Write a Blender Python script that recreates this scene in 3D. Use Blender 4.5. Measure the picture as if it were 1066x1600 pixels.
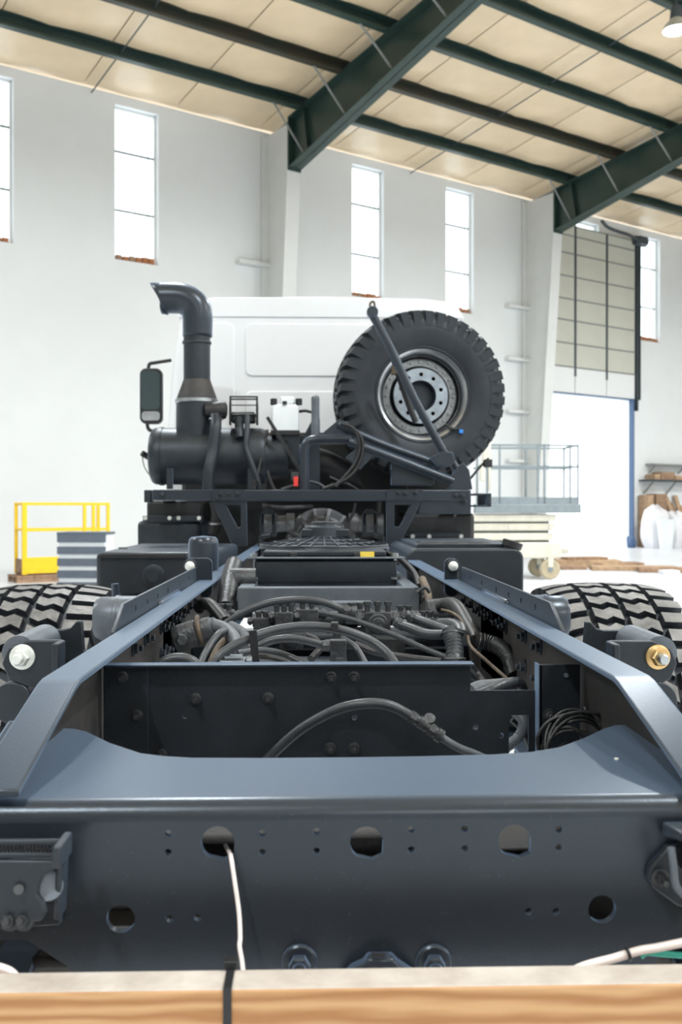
import bpy, bmesh, math, random
from mathutils import Vector, Matrix
random.seed(7)
scene = bpy.context.scene
for o in list(bpy.data.objects):
    bpy.data.objects.remove(o, do_unlink=True)
PI = math.pi
COL = scene.collection

# ------------------------------------------------------------------ camera
FPX = 1480.0                       # focal length in pixels of the 1066 x 1600 frame
XC, H = -0.05, 1.43                # camera stands behind the chassis
PSI = math.atan(41 / FPX)          # turned a little to the right of the truck axis
cam = bpy.data.cameras.new('camera')
cam.sensor_fit = 'VERTICAL'; cam.sensor_height = 36.0; cam.sensor_width = 24.0
cam.lens = FPX / 1600 * 36.0
cam.clip_start = 0.05; cam.clip_end = 400
cam.dof.use_dof = True; cam.dof.focus_distance = 2.0; cam.dof.aperture_fstop = 6.5
camo = bpy.data.objects.new('camera', cam); COL.objects.link(camo)
camo.location = (XC, 0, H)
camo.rotation_euler = (PI / 2 - math.atan(7 / FPX), 0, -PSI)
scene.camera = camo

# ------------------------------------------------------------------ world, exposure
w = bpy.data.worlds.new('sky'); scene.world = w; w.use_nodes = True
bg = w.node_tree.nodes['Background']
bg.inputs[0].default_value = (0.93, 0.97, 1.0, 1); bg.inputs[1].default_value = 2.8
vs = scene.view_settings
vs.view_transform = 'Standard'; vs.look = 'None'; vs.exposure = 0.17; vs.gamma = 1.0
vs.use_curve_mapping = False
LAMP_W = 700.0

# ------------------------------------------------------------------ coordinates
CS, SN = math.cos(PSI), math.sin(PSI)
def P(px, py, Y):
    """the point at distance Y along the truck axis that was measured at this spot of the photograph"""
    dx = (px - 533) / FPX
    s = Y / (CS - dx * SN)
    return Vector((XC + s * (SN + dx * CS), Y, H + s * (793 - py) / FPX))
EU, EV = (.8257, .5640), (.5640, -.8257)
def B(u, v, z):
    """building coordinates: u along the windowed wall, v inwards from it"""
    X = 10.3 + EU[0] * u + EV[0] * v; Z = 34.1 + EU[1] * u + EV[1] * v
    return Vector((XC + X * CS + Z * SN, Z * CS - X * SN, z))
def frame(o, ax, ay):
    ax = Vector(ax).normalized(); ay = Vector(ay).normalized(); az = ax.cross(ay)
    m = Matrix((ax, ay, az)).transposed().to_4x4(); m.translation = Vector(o); return m
BU = (B(1, 0, 0) - B(0, 0, 0)).normalized(); BV = (B(0, 1, 0) - B(0, 0, 0)).normalized()
BM = frame(B(0, 0, 0), BU, -BV)        # local x=u, y=-v(outwards), z=up
def XZ(Y): return frame((0, Y, 0), (1, 0, 0), (0, 0, 1))      # a->X b->Z, normal -Y
def YZ(X): return frame((X, 0, 0), (0, 1, 0), (0, 0, 1))      # a->Y b->Z, normal +X
def XY(Z): return frame((0, 0, Z), (1, 0, 0), (0, 1, 0))      # normal +Z
def UZ(v): return frame(B(0, v, 0), BU, (0, 0, 1))            # normal +v (into the hall)

# ------------------------------------------------------------------ materials
MAT = {}
def mat(name, col, rough=.5, metal=0., bump=0., bscale=60., var=0., vscale=6., col2=None, spec=.5, coat=0.):
    m = bpy.data.materials.new(name); m.use_nodes = True
    nt = m.node_tree; b = nt.nodes['Principled BSDF']
    b.inputs['Base Color'].default_value = (*col, 1); b.inputs['Roughness'].default_value = rough
    b.inputs['Metallic'].default_value = metal; b.inputs['Specular IOR Level'].default_value = spec
    b.inputs['Coat Weight'].default_value = coat; b.inputs['Coat Roughness'].default_value = .15
    tc = nt.nodes.new('ShaderNodeTexCoord')
    if var > 0 or col2:
        n = nt.nodes.new('ShaderNodeTexNoise'); n.inputs['Scale'].default_value = vscale
        n.inputs['Detail'].default_value = 6; n.inputs['Roughness'].default_value = .65
        nt.links.new(tc.outputs['Object'], n.inputs['Vector'])
        r = nt.nodes.new('ShaderNodeValToRGB'); nt.links.new(n.outputs['Fac'], r.inputs['Fac'])
        c2 = col2 or tuple(min(1, c * (1 + var)) for c in col)
        c1 = col if col2 else tuple(c * (1 - var) for c in col)
        r.color_ramp.elements[0].position = .35; r.color_ramp.elements[0].color = (*c1, 1)
        r.color_ramp.elements[1].position = .68; r.color_ramp.elements[1].color = (*c2, 1)
        nt.links.new(r.outputs['Color'], b.inputs['Base Color'])
    if bump > 0:
        n2 = nt.nodes.new('ShaderNodeTexNoise'); n2.inputs['Scale'].default_value = bscale
        n2.inputs['Detail'].default_value = 4
        nt.links.new(tc.outputs['Object'], n2.inputs['Vector'])
        bp = nt.nodes.new('ShaderNodeBump'); bp.inputs['Strength'].default_value = bump
        bp.inputs['Distance'].default_value = .01
        nt.links.new(n2.outputs['Fac'], bp.inputs['Height']); nt.links.new(bp.outputs['Normal'], b.inputs['Normal'])
    MAT[name] = m; return m
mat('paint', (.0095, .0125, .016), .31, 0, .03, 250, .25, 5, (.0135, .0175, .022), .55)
mat('paint_dusty', (.016, .018, .021), .6, 0, .1, 120, 0, 7, (.050, .043, .038))
mat('paint_matte', (.0135, .0160, .0195), .42, 0, .05, 200, .3, 8)
mat('paint_grey', (.105, .120, .135), .38, 0, .05, 160, .2, 12)
mat('black', (.010, .011, .013), .5, 0, .05, 200, .3, 10)
mat('rubber', (.010, .0115, .014), .55, 0, .1, 90, 0, 5, (.020, .022, .026))
mat('tread', (.085, .084, .082), .5, 0, .4, 45, 0, 9, (.23, .225, .215))
mat('aluminium', (.15, .155, .165), .42, .3, .2, 60, .3, 14)
mat('hose', (.022, .026, .031), .40, 0, .1, 180, 0, 14, (.044, .050, .056))
mat('hose_black', (.012, .0125, .014), .48, 0, .1, 180, .3, 20)
mat('conduit', (.095, .106, .118), .55, 0, .1, 120, .25, 20)
mat('casting', (.022, .025, .029), .42, .2, .3, 90, 0, 16, (.056, .060, .064))
mat('casting_brown', (.10, .075, .05), .6, .2, .3, 90, .4, 20)
mat('steel', (.42, .44, .46), .32, 1, .05, 80, .2, 10)
mat('steel_dark', (.055, .058, .062), .4, .6, .1, 80, .3, 12)
mat('zinc_white', (.72, .74, .70), .4, .35, .05, 120, .12, 40)
mat('zinc_gold', (.62, .43, .20), .35, .8, .05, 120, .2, 40)
mat('cab_white', (.80, .82, .84), .22, 0, 0, 1, .02, 2, None, .5, .4)
mat('plastic_white', (.80, .84, .86), .4)
mat('silver_blue', (.30, .34, .38), .35, .7, .05, 100, .2, 12)
mat('mirror', (.10, .13, .14), .06, 1)
mat('silver_dull', (.26, .27, .28), .38, .75, .1, 60, .3, 30)
mat('red', (.7, .04, .03), .5)
mat('blue', (.03, .22, .7), .5)
mat('label_yellow', (.85, .62, .08), .5)
mat('wall', (.78, .80, .80), .75, 0, .03, 8, .03, .4)
mat('column_white', (.72, .73, .71), .6, 0, 0, 1, .04, 1)
mat('frame_white', (.8, .81, .8), .5)
mat('green', (.016, .040, .034), .42, 0, .04, 12, 0, 1.1, (.030, .055, .046))
mat('green_brown', (.030, .040, .030), .45, 0, .04, 12, 0, .7, (.050, .040, .026))
mat('ceiling', (.80, .63, .42), .33, 0, .25, 3.0, .06, .8)
mat('floor', (.72, .74, .77), .3, 0, .02, 10, .05, .7)
mat('yellow', (.90, .58, .015), .45, 0, .03, 60, .05, 8)
mat('slate', (.085, .105, .135), .5, 0, .02, 60, .08, 8)
mat('cream', (.66, .63, .53), .5, 0, .05, 60, .08, 6)
mat('lift_grey', (.22, .26, .28), .5, 0, .05, 60, .1, 8)
mat('tyre_cream', (.45, .38, .26), .7, 0, .1, 60, .1, 10)
mat('door_panel', (.58, .58, .50), .55, 0, .02, 40, .04, 1)
mat('door_dark', (.05, .065, .075), .5)
mat('door_blue', (.05, .10, .20), .5)
mat('cardboard', (.46, .31, .19), .8, 0, .1, 40, .25, 6)
mat('plank', (.32, .20, .125), .75, 0, .15, 50, .35, 9)
mat('brick', (.40, .16, .07), .85, 0, .3, 60, .35, 18)
mat('sack', (.80, .80, .82), .7, 0, .4, 9, .04, 4)
mat('wire_white', (.78, .70, .66), .5)
mat('wire_green', (.06, .50, .40), .45)
mat('grey_trim', (.26, .27, .26), .55)
mat('lamp_shell', (.5, .52, .5), .4, .5)
def wood(name, c1, c2, dist=2.2, scale=16):
    m = mat(name, c1, .62, 0, .1, 70); nt = m.node_tree; b = nt.nodes['Principled BSDF']
    tc = nt.nodes.new('ShaderNodeTexCoord'); mp = nt.nodes.new('ShaderNodeMapping')
    mp.inputs['Scale'].default_value = (.8, 5, 5.5)
    wv = nt.nodes.new('ShaderNodeTexWave'); wv.wave_type = 'BANDS'; wv.bands_direction = 'Z'
    wv.inputs['Scale'].default_value = scale / 4; wv.inputs['Distortion'].default_value = dist * 2.2
    wv.inputs['Detail'].default_value = 3; wv.inputs['Detail Scale'].default_value = 1.3
    r = nt.nodes.new('ShaderNodeValToRGB')
    r.color_ramp.elements[0].color = (*c1, 1); r.color_ramp.elements[1].color = (*c2, 1)
    nt.links.new(tc.outputs['Object'], mp.inputs['Vector']); nt.links.new(mp.outputs['Vector'], wv.inputs['Vector'])
    nt.links.new(wv.outputs['Fac'], r.inputs['Fac']); nt.links.new(r.outputs['Color'], b.inputs['Base Color'])
wood('pine', (.36, .165, .06), (.55, .32, .15), 3.4, 13)
mat('pine_weathered', (.40, .35, .30), .75, 0, .2, 60, 0, 14, (.55, .50, .45))
m = bpy.data.materials.new('glass'); m.use_nodes = True; nt = m.node_tree; nt.nodes.clear()
o_ = nt.nodes.new('ShaderNodeOutputMaterial'); mx = nt.nodes.new('ShaderNodeMixShader')
tr = nt.nodes.new('ShaderNodeBsdfTransparent'); tr.inputs[0].default_value = (.93, .96, .97, 1)
gl = nt.nodes.new('ShaderNodeBsdfGlossy'); gl.inputs['Roughness'].default_value = .08
mx.inputs[0].default_value = .06
nt.links.new(tr.outputs[0], mx.inputs[1]); nt.links.new(gl.outputs[0], mx.inputs[2]); nt.links.new(mx.outputs[0], o_.inputs[0])
MAT['glass'] = m
m = mat('lamp_glow', (1, 1, 1), .5); b = m.node_tree.nodes['Principled BSDF']
b.inputs['Emission Color'].default_value = (1, .97, .92, 1); b.inputs['Emission Strength'].default_value = 12

for n_, lim in (('paint', .735), ('paint_matte', .71), ('hose', .71)):      # dust specks
    nt = MAT[n_].node_tree; b_ = nt.nodes['Principled BSDF']; src = b_.inputs['Base Color'].links[0].from_socket
    tc = nt.nodes.new('ShaderNodeTexCoord'); n = nt.nodes.new('ShaderNodeTexNoise'); n.inputs['Scale'].default_value = 330; n.inputs['Detail'].default_value = 1
    nt.links.new(tc.outputs['Object'], n.inputs['Vector']); r = nt.nodes.new('ShaderNodeValToRGB'); nt.links.new(n.outputs['Fac'], r.inputs['Fac'])
    r.color_ramp.elements[0].position = lim; r.color_ramp.elements[0].color = (0, 0, 0, 1)
    r.color_ramp.elements[1].position = lim+.06; r.color_ramp.elements[1].color = (.5, .5, .5, 1)
    mx = nt.nodes.new('ShaderNodeMix'); mx.data_type = 'RGBA'; mx.inputs[7].default_value = (.10, .107, .115, 1)
    nt.links.new(r.outputs['Color'], mx.inputs[0]); nt.links.new(src, mx.inputs[6]); nt.links.new(mx.outputs[2], b_.inputs['Base Color'])
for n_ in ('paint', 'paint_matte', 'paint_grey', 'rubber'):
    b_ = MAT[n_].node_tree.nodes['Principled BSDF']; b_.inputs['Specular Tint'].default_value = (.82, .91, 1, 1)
    if n_ != 'rubber':      # tinted sheen puts a pale blue glancing reflection into the satin paint
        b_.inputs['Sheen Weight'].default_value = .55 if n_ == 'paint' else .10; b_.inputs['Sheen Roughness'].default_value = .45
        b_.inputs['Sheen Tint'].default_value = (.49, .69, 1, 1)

# ------------------------------------------------------------------ mesh helpers
ORG = {}
def thing(name, loc, parent=None):
    o = bpy.data.objects.new(name, None); COL.objects.link(o); o.empty_display_size = .1
    ORG[o] = Vector(loc); o.parent = parent
    o.location = Vector(loc) - (ORG[parent] if parent else Vector()); return o
def tag(o, label, cat, group=None, kind=None):
    o['label'] = label; o['category'] = cat
    if group: o['group'] = group
    if kind: o['kind'] = kind
    return o
def place(name, me, loc, parent=None, rot=None):
    o = bpy.data.objects.new(name, me); COL.objects.link(o); o.parent = parent
    o.location = Vector(loc) - (ORG[parent] if parent else Vector())
    if rot is not None: o.rotation_euler = rot
    ORG[o] = Vector(loc); return o
class MB:
    def __init__(s): s.v = []; s.f = []; s.mi = []; s.cur = 0
    def add(s, vs, fs, M=None):
        n = len(s.v)
        for p in vs: s.v.append((M @ Vector(p)) if M else Vector(p))
        for f in fs: s.f.append([n + i for i in f]); s.mi.append(s.cur)
        return s
    def box(s, a, b, M=None):
        x0, y0, z0 = [min(p, q) for p, q in zip(a, b)]; x1, y1, z1 = [max(p, q) for p, q in zip(a, b)]
        return s.add([(x0,y0,z0),(x1,y0,z0),(x1,y1,z0),(x0,y1,z0),(x0,y0,z1),(x1,y0,z1),(x1,y1,z1),(x0,y1,z1)],
              [(0,3,2,1),(4,5,6,7),(0,1,5,4),(1,2,6,5),(2,3,7,6),(3,0,4,7)], M)
    def prism(s, pts, t0, t1, M):
        """polygon in the frame M (x, y), from normal height t0 to t1"""
        a = sum(pts[i][0]*pts[(i+1)%len(pts)][1] - pts[(i+1)%len(pts)][0]*pts[i][1] for i in range(len(pts)))
        if a < 0: pts = pts[::-1]
        n = len(pts)
        return s.add([(x,y,t0) for x,y in pts] + [(x,y,t1) for x,y in pts],
              [list(range(n))[::-1], list(range(n,2*n))] + [(i,(i+1)%n,n+(i+1)%n,n+i) for i in range(n)], M)
    def lathe(s, prof, M, n=32, caps=True):
        """prof: (axial, radius) pairs, turned about the local z of M"""
        vs = []; fs = []; k = len(prof)
        for i in range(n):
            a = 2*PI*i/n; c, d = math.cos(a), math.sin(a)
            vs += [(r*c, r*d, h) for h, r in prof]
        for i in range(n):
            j = (i+1) % n
            for q in range(k-1): fs.append((i*k+q, j*k+q, j*k+q+1, i*k+q+1))
        if caps:
            if prof[0][1] > 1e-6: fs.append([i*k for i in range(n)][::-1])
            if prof[-1][1] > 1e-6: fs.append([i*k+k-1 for i in range(n)])
        return s.add(vs, fs, M)
    def cyl(s, p, q, r, n=20, r2=None):
        p, q = Vector(p), Vector(q); d = q - p
        M = d.to_track_quat('Z', 'Y').to_matrix().to_4x4(); M.translation = p
        return s.lathe([(0, r), (d.length, r if r2 is None else r2)], M, n)
    def bar(s, p, q, wx, wy, up=(0,0,1)):
        p, q = Vector(p), Vector(q); d = q - p; z = d.normalized(); u = Vector(up)
        x = u.cross(z)
        if x.length < 1e-4: x = Vector((1,0,0)).cross(z)
        x.normalize(); y = z.cross(x)
        M = Matrix((x, y, z)).transposed().to_4x4(); M.translation = p
        return s.box((-wx/2,-wy/2,0),(wx/2,wy/2,d.length), M)
    def tube(s, pts, r, n=12, sub=6, ridge=0, closed_ends=True, pitch=.012):
        pts = [Vector(p) for p in pts]
        if sub > 1 and len(pts) > 2:
            E = [2*pts[0]-pts[1]] + pts + [2*pts[-1]-pts[-2]]; out = []
            for i in range(1, len(E)-2):
                a, b, c, d = E[i-1:i+3]; m = sub
                if ridge: m = max(sub, int((c-b).length/pitch)*2)
                for k in range(m):
                    t = k/m
                    out.append(.5*((2*b)+(c-a)*t+(2*a-5*b+4*c-d)*t*t+(3*b-a-3*c+d)*t*t*t))
            out.append(pts[-1]); pts = out
        N = len(pts); vs = []; fs = []
        tg = [(pts[min(i+1,N-1)]-pts[max(i-1,0)]).normalized() for i in range(N)]
        x = tg[0].orthogonal().normalized()
        for i in range(N):
            x = (x - tg[i]*x.dot(tg[i])).normalized(); y = tg[i].cross(x)
            rr = r(i/(N-1)) if callable(r) else r
            if ridge and i % 2: rr *= 1-ridge
            for k in range(n):
                a = 2*PI*k/n; vs.append(pts[i] + x*(rr*math.cos(a)) + y*(rr*math.sin(a)))
        for i in range(N-1):
            for k in range(n): fs.append((i*n+k, i*n+(k+1)%n, (i+1)*n+(k+1)%n, (i+1)*n+k))
        if closed_ends: fs.append(list(range(n))[::-1]); fs.append([(N-1)*n+k for k in range(n)])
        return s.add(vs, fs)
    def ring(s, c, R, r, ax=(0,1,0), n=32, m=10):
        ax = Vector(ax).normalized(); M = ax.to_track_quat('Z','Y').to_matrix().to_4x4(); M.translation = Vector(c)
        pr = [(r*math.sin(2*PI*k/m), R + r*math.cos(2*PI*k/m)) for k in range(m+1)]
        return s.lathe(pr, M, n, False)
    def mesh(s, name, mats, ctr=Vector(), smooth=True, ang=35):
        me = bpy.data.meshes.new(name)
        me.from_pydata([tuple(p-ctr) for p in s.v], [], s.f)
        for mm in (mats if isinstance(mats, (list, tuple)) else [mats]): me.materials.append(MAT[mm])
        if s.cur or any(s.mi): me.polygons.foreach_set('material_index', s.mi)
        me.validate(); me.update()
        if smooth:
            me.polygons.foreach_set('use_smooth', [True]*len(me.polygons)); me.set_sharp_from_angle(angle=math.radians(ang))
        return me
    def build(s, name, mats, parent=None, bev=0, smooth=True, seg=2):
        lo = Vector([min(p[i] for p in s.v) for i in range(3)]); hi = Vector([max(p[i] for p in s.v) for i in range(3)])
        c = (lo+hi)/2
        o = place(name, s.mesh(name, mats, c, smooth), c, parent)
        if bev: bevel(o, bev, seg)
        return o
def bevel(o, wd, seg=2):
    b = o.modifiers.new('bevel', 'BEVEL'); b.width = wd; b.segments = seg; b.limit_method = 'ANGLE'; b.angle_limit = math.radians(40)
def circ(cx, cy, r, n=28, cut=None):
    pts = [(cx+r*math.cos(2*PI*i/n), cy+r*math.sin(2*PI*i/n)) for i in range(n)]
    return pts
def plate(name, outline, holes, t, M, mt, parent=None, bev=0):
    """a flat plate with real cut-outs, thickness t centred on the plane of M"""
    cu = bpy.data.curves.new(name, 'CURVE'); cu.dimensions = '2D'; cu.fill_mode = 'BOTH'; cu.extrude = t/2
    for ring in [outline] + holes:
        sp = cu.splines.new('POLY'); sp.points.add(len(ring)-1); sp.use_cyclic_u = True
        for p, q in zip(sp.points, ring): p.co = (q[0], q[1], 0, 1)
    tmp = bpy.data.objects.new('tmp', cu); COL.objects.link(tmp)
    dg = bpy.context.evaluated_depsgraph_get(); dg.update()
    me = bpy.data.meshes.new_from_object(tmp.evaluated_get(dg))
    bpy.data.objects.remove(tmp); bpy.data.curves.remove(cu)
    me.name = name; me.transform(M)
    bm = bmesh.new(); bm.from_mesh(me); bmesh.ops.remove_doubles(bm, verts=bm.verts, dist=1e-5)
    bmesh.ops.recalc_face_normals(bm, faces=bm.faces); bm.to_mesh(me); bm.free()
    c = sum((v.co for v in me.vertices), Vector())/max(1, len(me.vertices))
    me.transform(Matrix.Translation(-c)); me.materials.clear(); me.materials.append(MAT[mt])
    me.polygons.foreach_set('use_smooth', [True]*len(me.polygons)); me.set_sharp_from_angle(angle=math.radians(30))
    o = place(name, me, c, parent)
    if bev: bevel(o, bev)
    return o
def rrect(x0, y0, x1, y1, r, n=5):
    pts = []
    for cx, cy, a0 in ((x1-r,y0+r,-PI/2),(x1-r,y1-r,0),(x0+r,y1-r,PI/2),(x0+r,y0+r,PI)):
        for k in range(n+1):
            a = a0 + PI/2*k/n; pts.append((cx+r*math.cos(a), cy+r*math.sin(a)))
    return pts

# ================================================================== THE HALL
EAVE, SLOPE = 11.55, .109
def roof(v): return EAVE + SLOPE * (v if v < 22 else 44 - v)
WIN = [(-22.2, 1), (-18.62, 1), (-11.52, 1), (-7.98, 1), (-2.1, 1), (1.28, 1)]
WZ0, WZ1, WW = 7.53, 11.33, 1.14
FRAMES = [-24.7, -14.9, -5.1, 4.7]

fl = MB().box((-60, -60, -.2), (60, 20, 0), frame(B(-10, 14, 0), BU, -BV)).build('floor', 'floor')
tag(fl, 'pale polished concrete floor of the hall', 'floor', kind='structure')

DU0, DU1, DH = -4.45, .10, 5.28
outl = [(-46, 0), (DU0, 0), (DU0, DH), (DU1, DH), (DU1, 0), (26, 0), (26, EAVE + .02), (-46, EAVE + .02)]
holes = [[(u - WW/2, WZ0), (u + WW/2, WZ0), (u + WW/2, WZ1), (u - WW/2, WZ1)] for u, _ in WIN]
wl = plate('wall_back', outl, holes, .3, UZ(-.15), 'wall')
tag(wl, 'tall white painted wall with narrow windows and a raised door', 'wall', kind='structure')
# the wall opposite, behind the camera, and the side wall
wf = MB().box((-46, 0, 0), (26, .3, EAVE), frame(B(0, 44.3, 0), BU, -BV)).build('wall_front', 'wall')
tag(wf, 'plain white hall wall behind the photographer', 'wall', kind='structure')

ws = MB().box((0, 0, 0), (.3, 44, EAVE+2.6), frame(B(-46.3, 44, 0), BU, -BV)).build('wall_left', 'wall')
tag(ws, 'plain white hall end wall far to the left', 'wall', kind='structure')
ws = MB().box((0, 0, 0), (.3, 44, EAVE+2.6), frame(B(26, 44, 0), BU, -BV)).build('wall_right', 'wall')
tag(ws, 'plain white hall end wall far to the right', 'wall', kind='structure')
for i, (u, _) in enumerate(WIN):
    M = UZ(-.20); a, b = u - WW/2, u + WW/2
    mb = MB(); fw = .05
    for q in ((a, WZ0, a+fw, WZ1), (b-fw, WZ0, b, WZ1), (a, WZ0, b, WZ0+fw), (a, WZ1-fw, b, WZ1)):
        mb.box((q[0], q[1], -.04), (q[2], q[3], .04), M)
    wo = mb.build('window_%d' % (i+1), 'frame_white')
    where = ['cut off by the left edge of the photo', 'with a rusty brick sill, above the yellow guard rails', 'above the white cab roof beside the beam end',
             'just above the spare wheel', 'almost hidden behind the raised door panels', 'right of the door track'][i]
    tag(wo, 'tall narrow window ' + where, 'window', kind='structure')
    for zz in (WZ0 + 1.27, WZ0 + 2.72):
        MB().box((a+fw, zz-.022, -.03), (b-fw, zz+.022, .03), M).build('glazing_bar', 'grey_trim', wo)
    MB().box((b-.20, WZ0+fw, -.02), (b-.185, WZ1-fw, .02), M).build('glazing_bar', 'frame_white', wo)
    zs = [WZ0+fw, WZ0+1.25, WZ0+2.70, WZ1-fw]
    for z0, z1 in zip(zs[:-1], zs[1:]):
        MB().box((a+fw, z0, -.005), (b-fw, z1, .005), M).build('pane', 'glass', wo)
    n = 6
    for k in range(n):      # rough brick left bare along the sill
        w_ = (WW - .12) / n; x0 = a + .03 + k * w_; h_ = .10 + .06 * random.random()
        MB().box((x0+.01, WZ0 + .002, .06), (x0 + w_ - .02, WZ0 + h_, .20), M).build('brick', 'brick' if random.random() < .75 else 'plank', wo, .01)

# ---- sectional door, lifted straight up, with its frame
M = UZ(.14)
mb = MB()
mb.box((DU1, 0, -.14), (DU1+.05, DH+.05, .06), M); mb.box((DU0-.1, 0, -.14), (DU0, DH+.05, .06), M)
mb.box((DU0-.1, DH, -.14), (DU1+.05, DH+.04, .04), M)
dr = mb.build('door_1', 'door_blue')
tag(dr, 'tall sectional hall door lifted open above a bright doorway', 'door', kind='structure')
zs = [5.3, 6.2, 7.0, 7.78, 8.5, 9.27, 10.05, 10.65, 11.0]; us = [-4.45, -2.92, -1.31, .22]
for r in range(len(zs)-1):
    for c in range(3):
        MB().box((us[c]+.02, zs[r]+.025, -.03), (us[c+1]-.02, zs[r+1]-.015, .03), M).build('door_panel', 'frame_white' if r == 0 else 'door_panel', dr, .008)
for r in range(1, len(zs)): MB().box((us[0], zs[r]-.025, -.04), (us[3], zs[r]+.015, .045), M).build('door_rail', 'grey_trim', dr)
for c in (1, 2): MB().box((us[c]-.045, 5.9, -.05), (us[c]+.045, 11.0, .05), M).build('door_stile', 'door_dark', dr)
mb = MB(); mb.box((.24, 4.9, -.1), (.30, 11.05, .12), M); mb.box((.38, 5.3, -.1), (.43, 11.05, .12), M)
for z in [5.5 + .5*k for k in range(11)]: mb.box((.24, z, -.06), (.43, z+.05, -.02), M)
mb.build('door_track', 'door_dark', dr)
mb = MB(); mb.box((.10, 10.85, -.05), (.55, 11.12, .35), M); mb.cyl(M @ Vector((.05, 10.98, .15)), M @ Vector((.62, 10.98, .15)), .17, 16)
mb.build('door_operator', 'door_dark', dr, .02)
MB().tube([M @ Vector(p) for p in ((-1.9, 11.3, .3), (-1.6, 11.14, .3), (-1.1, 11.08, .3), (-.5, 11.05, .3), (.1, 10.98, .25))], .06, 8).build('door_cable', 'door_dark', dr)

# ---- tapered steel columns against the wall
for u in FRAMES[1:3]:
    V = frame(B(u, 0, 0), BV, (0, 0, 1))
    mb = MB()
    mb.prism([(0.02, 0), (.62, 0), (1.36, 10.15), (1.36, EAVE - .1), (.02, EAVE - .1)], -.02, .02, V)
    mb.prism([(.60, 0), (.64, 0), (1.40, 10.15), (1.36, 10.15)], -.20, .20, V)
    mb.prism([(.02, 0), (.06, 0), (.06, EAVE-.1), (.02, EAVE-.1)], -.20, .20, V)
    co = mb.build('column', 'column_white', wl, 0, False)
    co['label'] = 'white tapered steel column against the wall'
    mb = MB(); mb.bar(V @ Vector((.06, EAVE-.12, -.06)), V @ Vector((1.38, 10.12, -.06)), .07, .05)
    mb.bar(V @ Vector((.06, EAVE-.15, -.06)), V @ Vector((1.38, EAVE+.02, -.06)), .07, .05)
    mb.bar(V @ Vector((.07, .2, -.2)), V @ Vector((.07, EAVE-.1, -.2)), .05, .05)
    mb.build('stiffener', 'grey_trim', co)
    for z in (2.9, 4.5, 6.2, 7.9):
        MB().box((u-.95, z, .02), (u+.25, z+.09, .22), frame(B(0, 0, 0), BU, (0, 0, 1))).build('wall_bracket', 'column_white', co)

# ---- ceiling: deck, insulation panels, purlins, rafters
mb = MB()
DM = frame(B(0, 0, 0), BV, (0, 0, 1))     # normal runs along -u
mb.prism([(-.3, roof(0)-.03+.16), (22, roof(22)+.16), (44.3, roof(44)+.16-.03), (44.3, roof(44)+.3), (22, roof(22)+.3), (-.3, roof(0)+.28)], -26, 46, DM)
ce = mb.build('ceiling', 'ceiling', None, 0, False)
tag(ce, 'cream insulated hall ceiling carried by dark green steel', 'ceiling', kind='structure')
pw, pl = 2.40, 1.85
def panel_mesh(seed):
    rnd = random.Random(seed); mb = MB(); nx, ny = 10, 8; vs = []; fs = []
    ox, oy = rnd.uniform(-.15, .15), rnd.uniform(-.1, .1)
    for j in range(ny+1):
        for i in range(nx+1):
            x, y = i/nx - .5, j/ny - .5
            sg = .085*(1-(2*x)**2)*(1-(2*y)**4) + .02*math.sin(9*(x+ox))*math.cos(7*(y+oy))*(1-(2*x)**4)
            vs.append((x*(pw-.025), y*(pl-.01), sg))
    for j in range(ny):
        for i in range(nx):
            k = j*(nx+1)+i; fs.append((k, k+1, k+nx+2, k+nx+1))
    return MB().add(vs, fs).mesh('ceiling_panel', 'ceiling', Vector(), True, 80)
PM = [panel_mesh(s) for s in range(4)]
YA = (BV + Vector((0, 0, SLOPE))).normalized(); RP = Matrix((BU, YA, BU.cross(YA))).transposed().to_euler()
for r in range(7):
    for c in range(14):
        v = 1.88 - pl/2 + r*pl; u = -26.0 + c*pw
        place('ceiling_panel', PM[(r*5+c*3) % 4], B(u, v, roof(v)+.06), ce, RP)
pr = [(-.04,.0),(.14,.0),(.14,-.02),(-.02,-.02),(-.02,-.27),(.10,-.27),(.10,-.235),(.12,-.235),(.12,-.29),(-.04,-.29)]
for k in range(8):
    v = 1.88 + pl*k
    MB().prism([(v+a, roof(v)+b+.05) for a, b in pr], -16, 34, DM).build('purlin', 'green_brown' if k == 1 else 'green', ce, 0, False)
for u in FRAMES:
    V = frame(B(u, 0, 0), BV, (0, 0, 1))     # normal -u
    def bot(v): return 10.17 + .193*(v-1.4) if v < 8.5 else 10.17 + .193*7.1 + .105*(v-8.5)
    mb = MB()
    mb.prism([(1.4, bot(1.4)), (8.5, bot(8.5)), (20, bot(20)), (20, roof(20)-.22), (1.4, roof(1.4)-.22)], -.02, .02, V)
    for v0, v1 in ((1.4, 8.5), (8.5, 20)):
        mb.prism([(v0, bot(v0)), (v1, bot(v1)), (v1, bot(v1)+.04), (v0, bot(v0)+.04)], -.19, .19, V)
    mb.prism([(1.4, roof(1.4)-.25), (20, roof(20)-.25), (20, roof(20)-.21), (1.4, roof(1.4)-.21)], -.19, .19, V)
    mb.prism([(1.38, bot(1.4)-.05), (1.44, bot(1.4)-.05), (1.44, roof(1.4)-.2), (1.38, roof(1.4)-.2)], -.19, .19, V)
    mb.prism([(8.45, bot(8.5)-.06), (8.55, bot(8.5)-.06), (8.55, roof(8.5)-.2), (8.45, roof(8.5)-.2)], -.2, .2, V)
    mb.prism([(2.25, bot(2.25)), (2.28, bot(2.28)), (2.05, roof(2)-.2), (2.02, roof(2)-.2)], .02, .15, V)
    ra = mb.build('rafter', 'green', ce, 0, False)
    for k in range(5):
        v = 1.88 + pl*k
        for s in (-1,):
            MB().bar(B(u+s*.9, v, roof(v)-.22), B(u+s*.06, v+.1, bot(max(v, 1.45))+.12), .035, .035).build('brace', 'grey_trim', ra)
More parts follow.
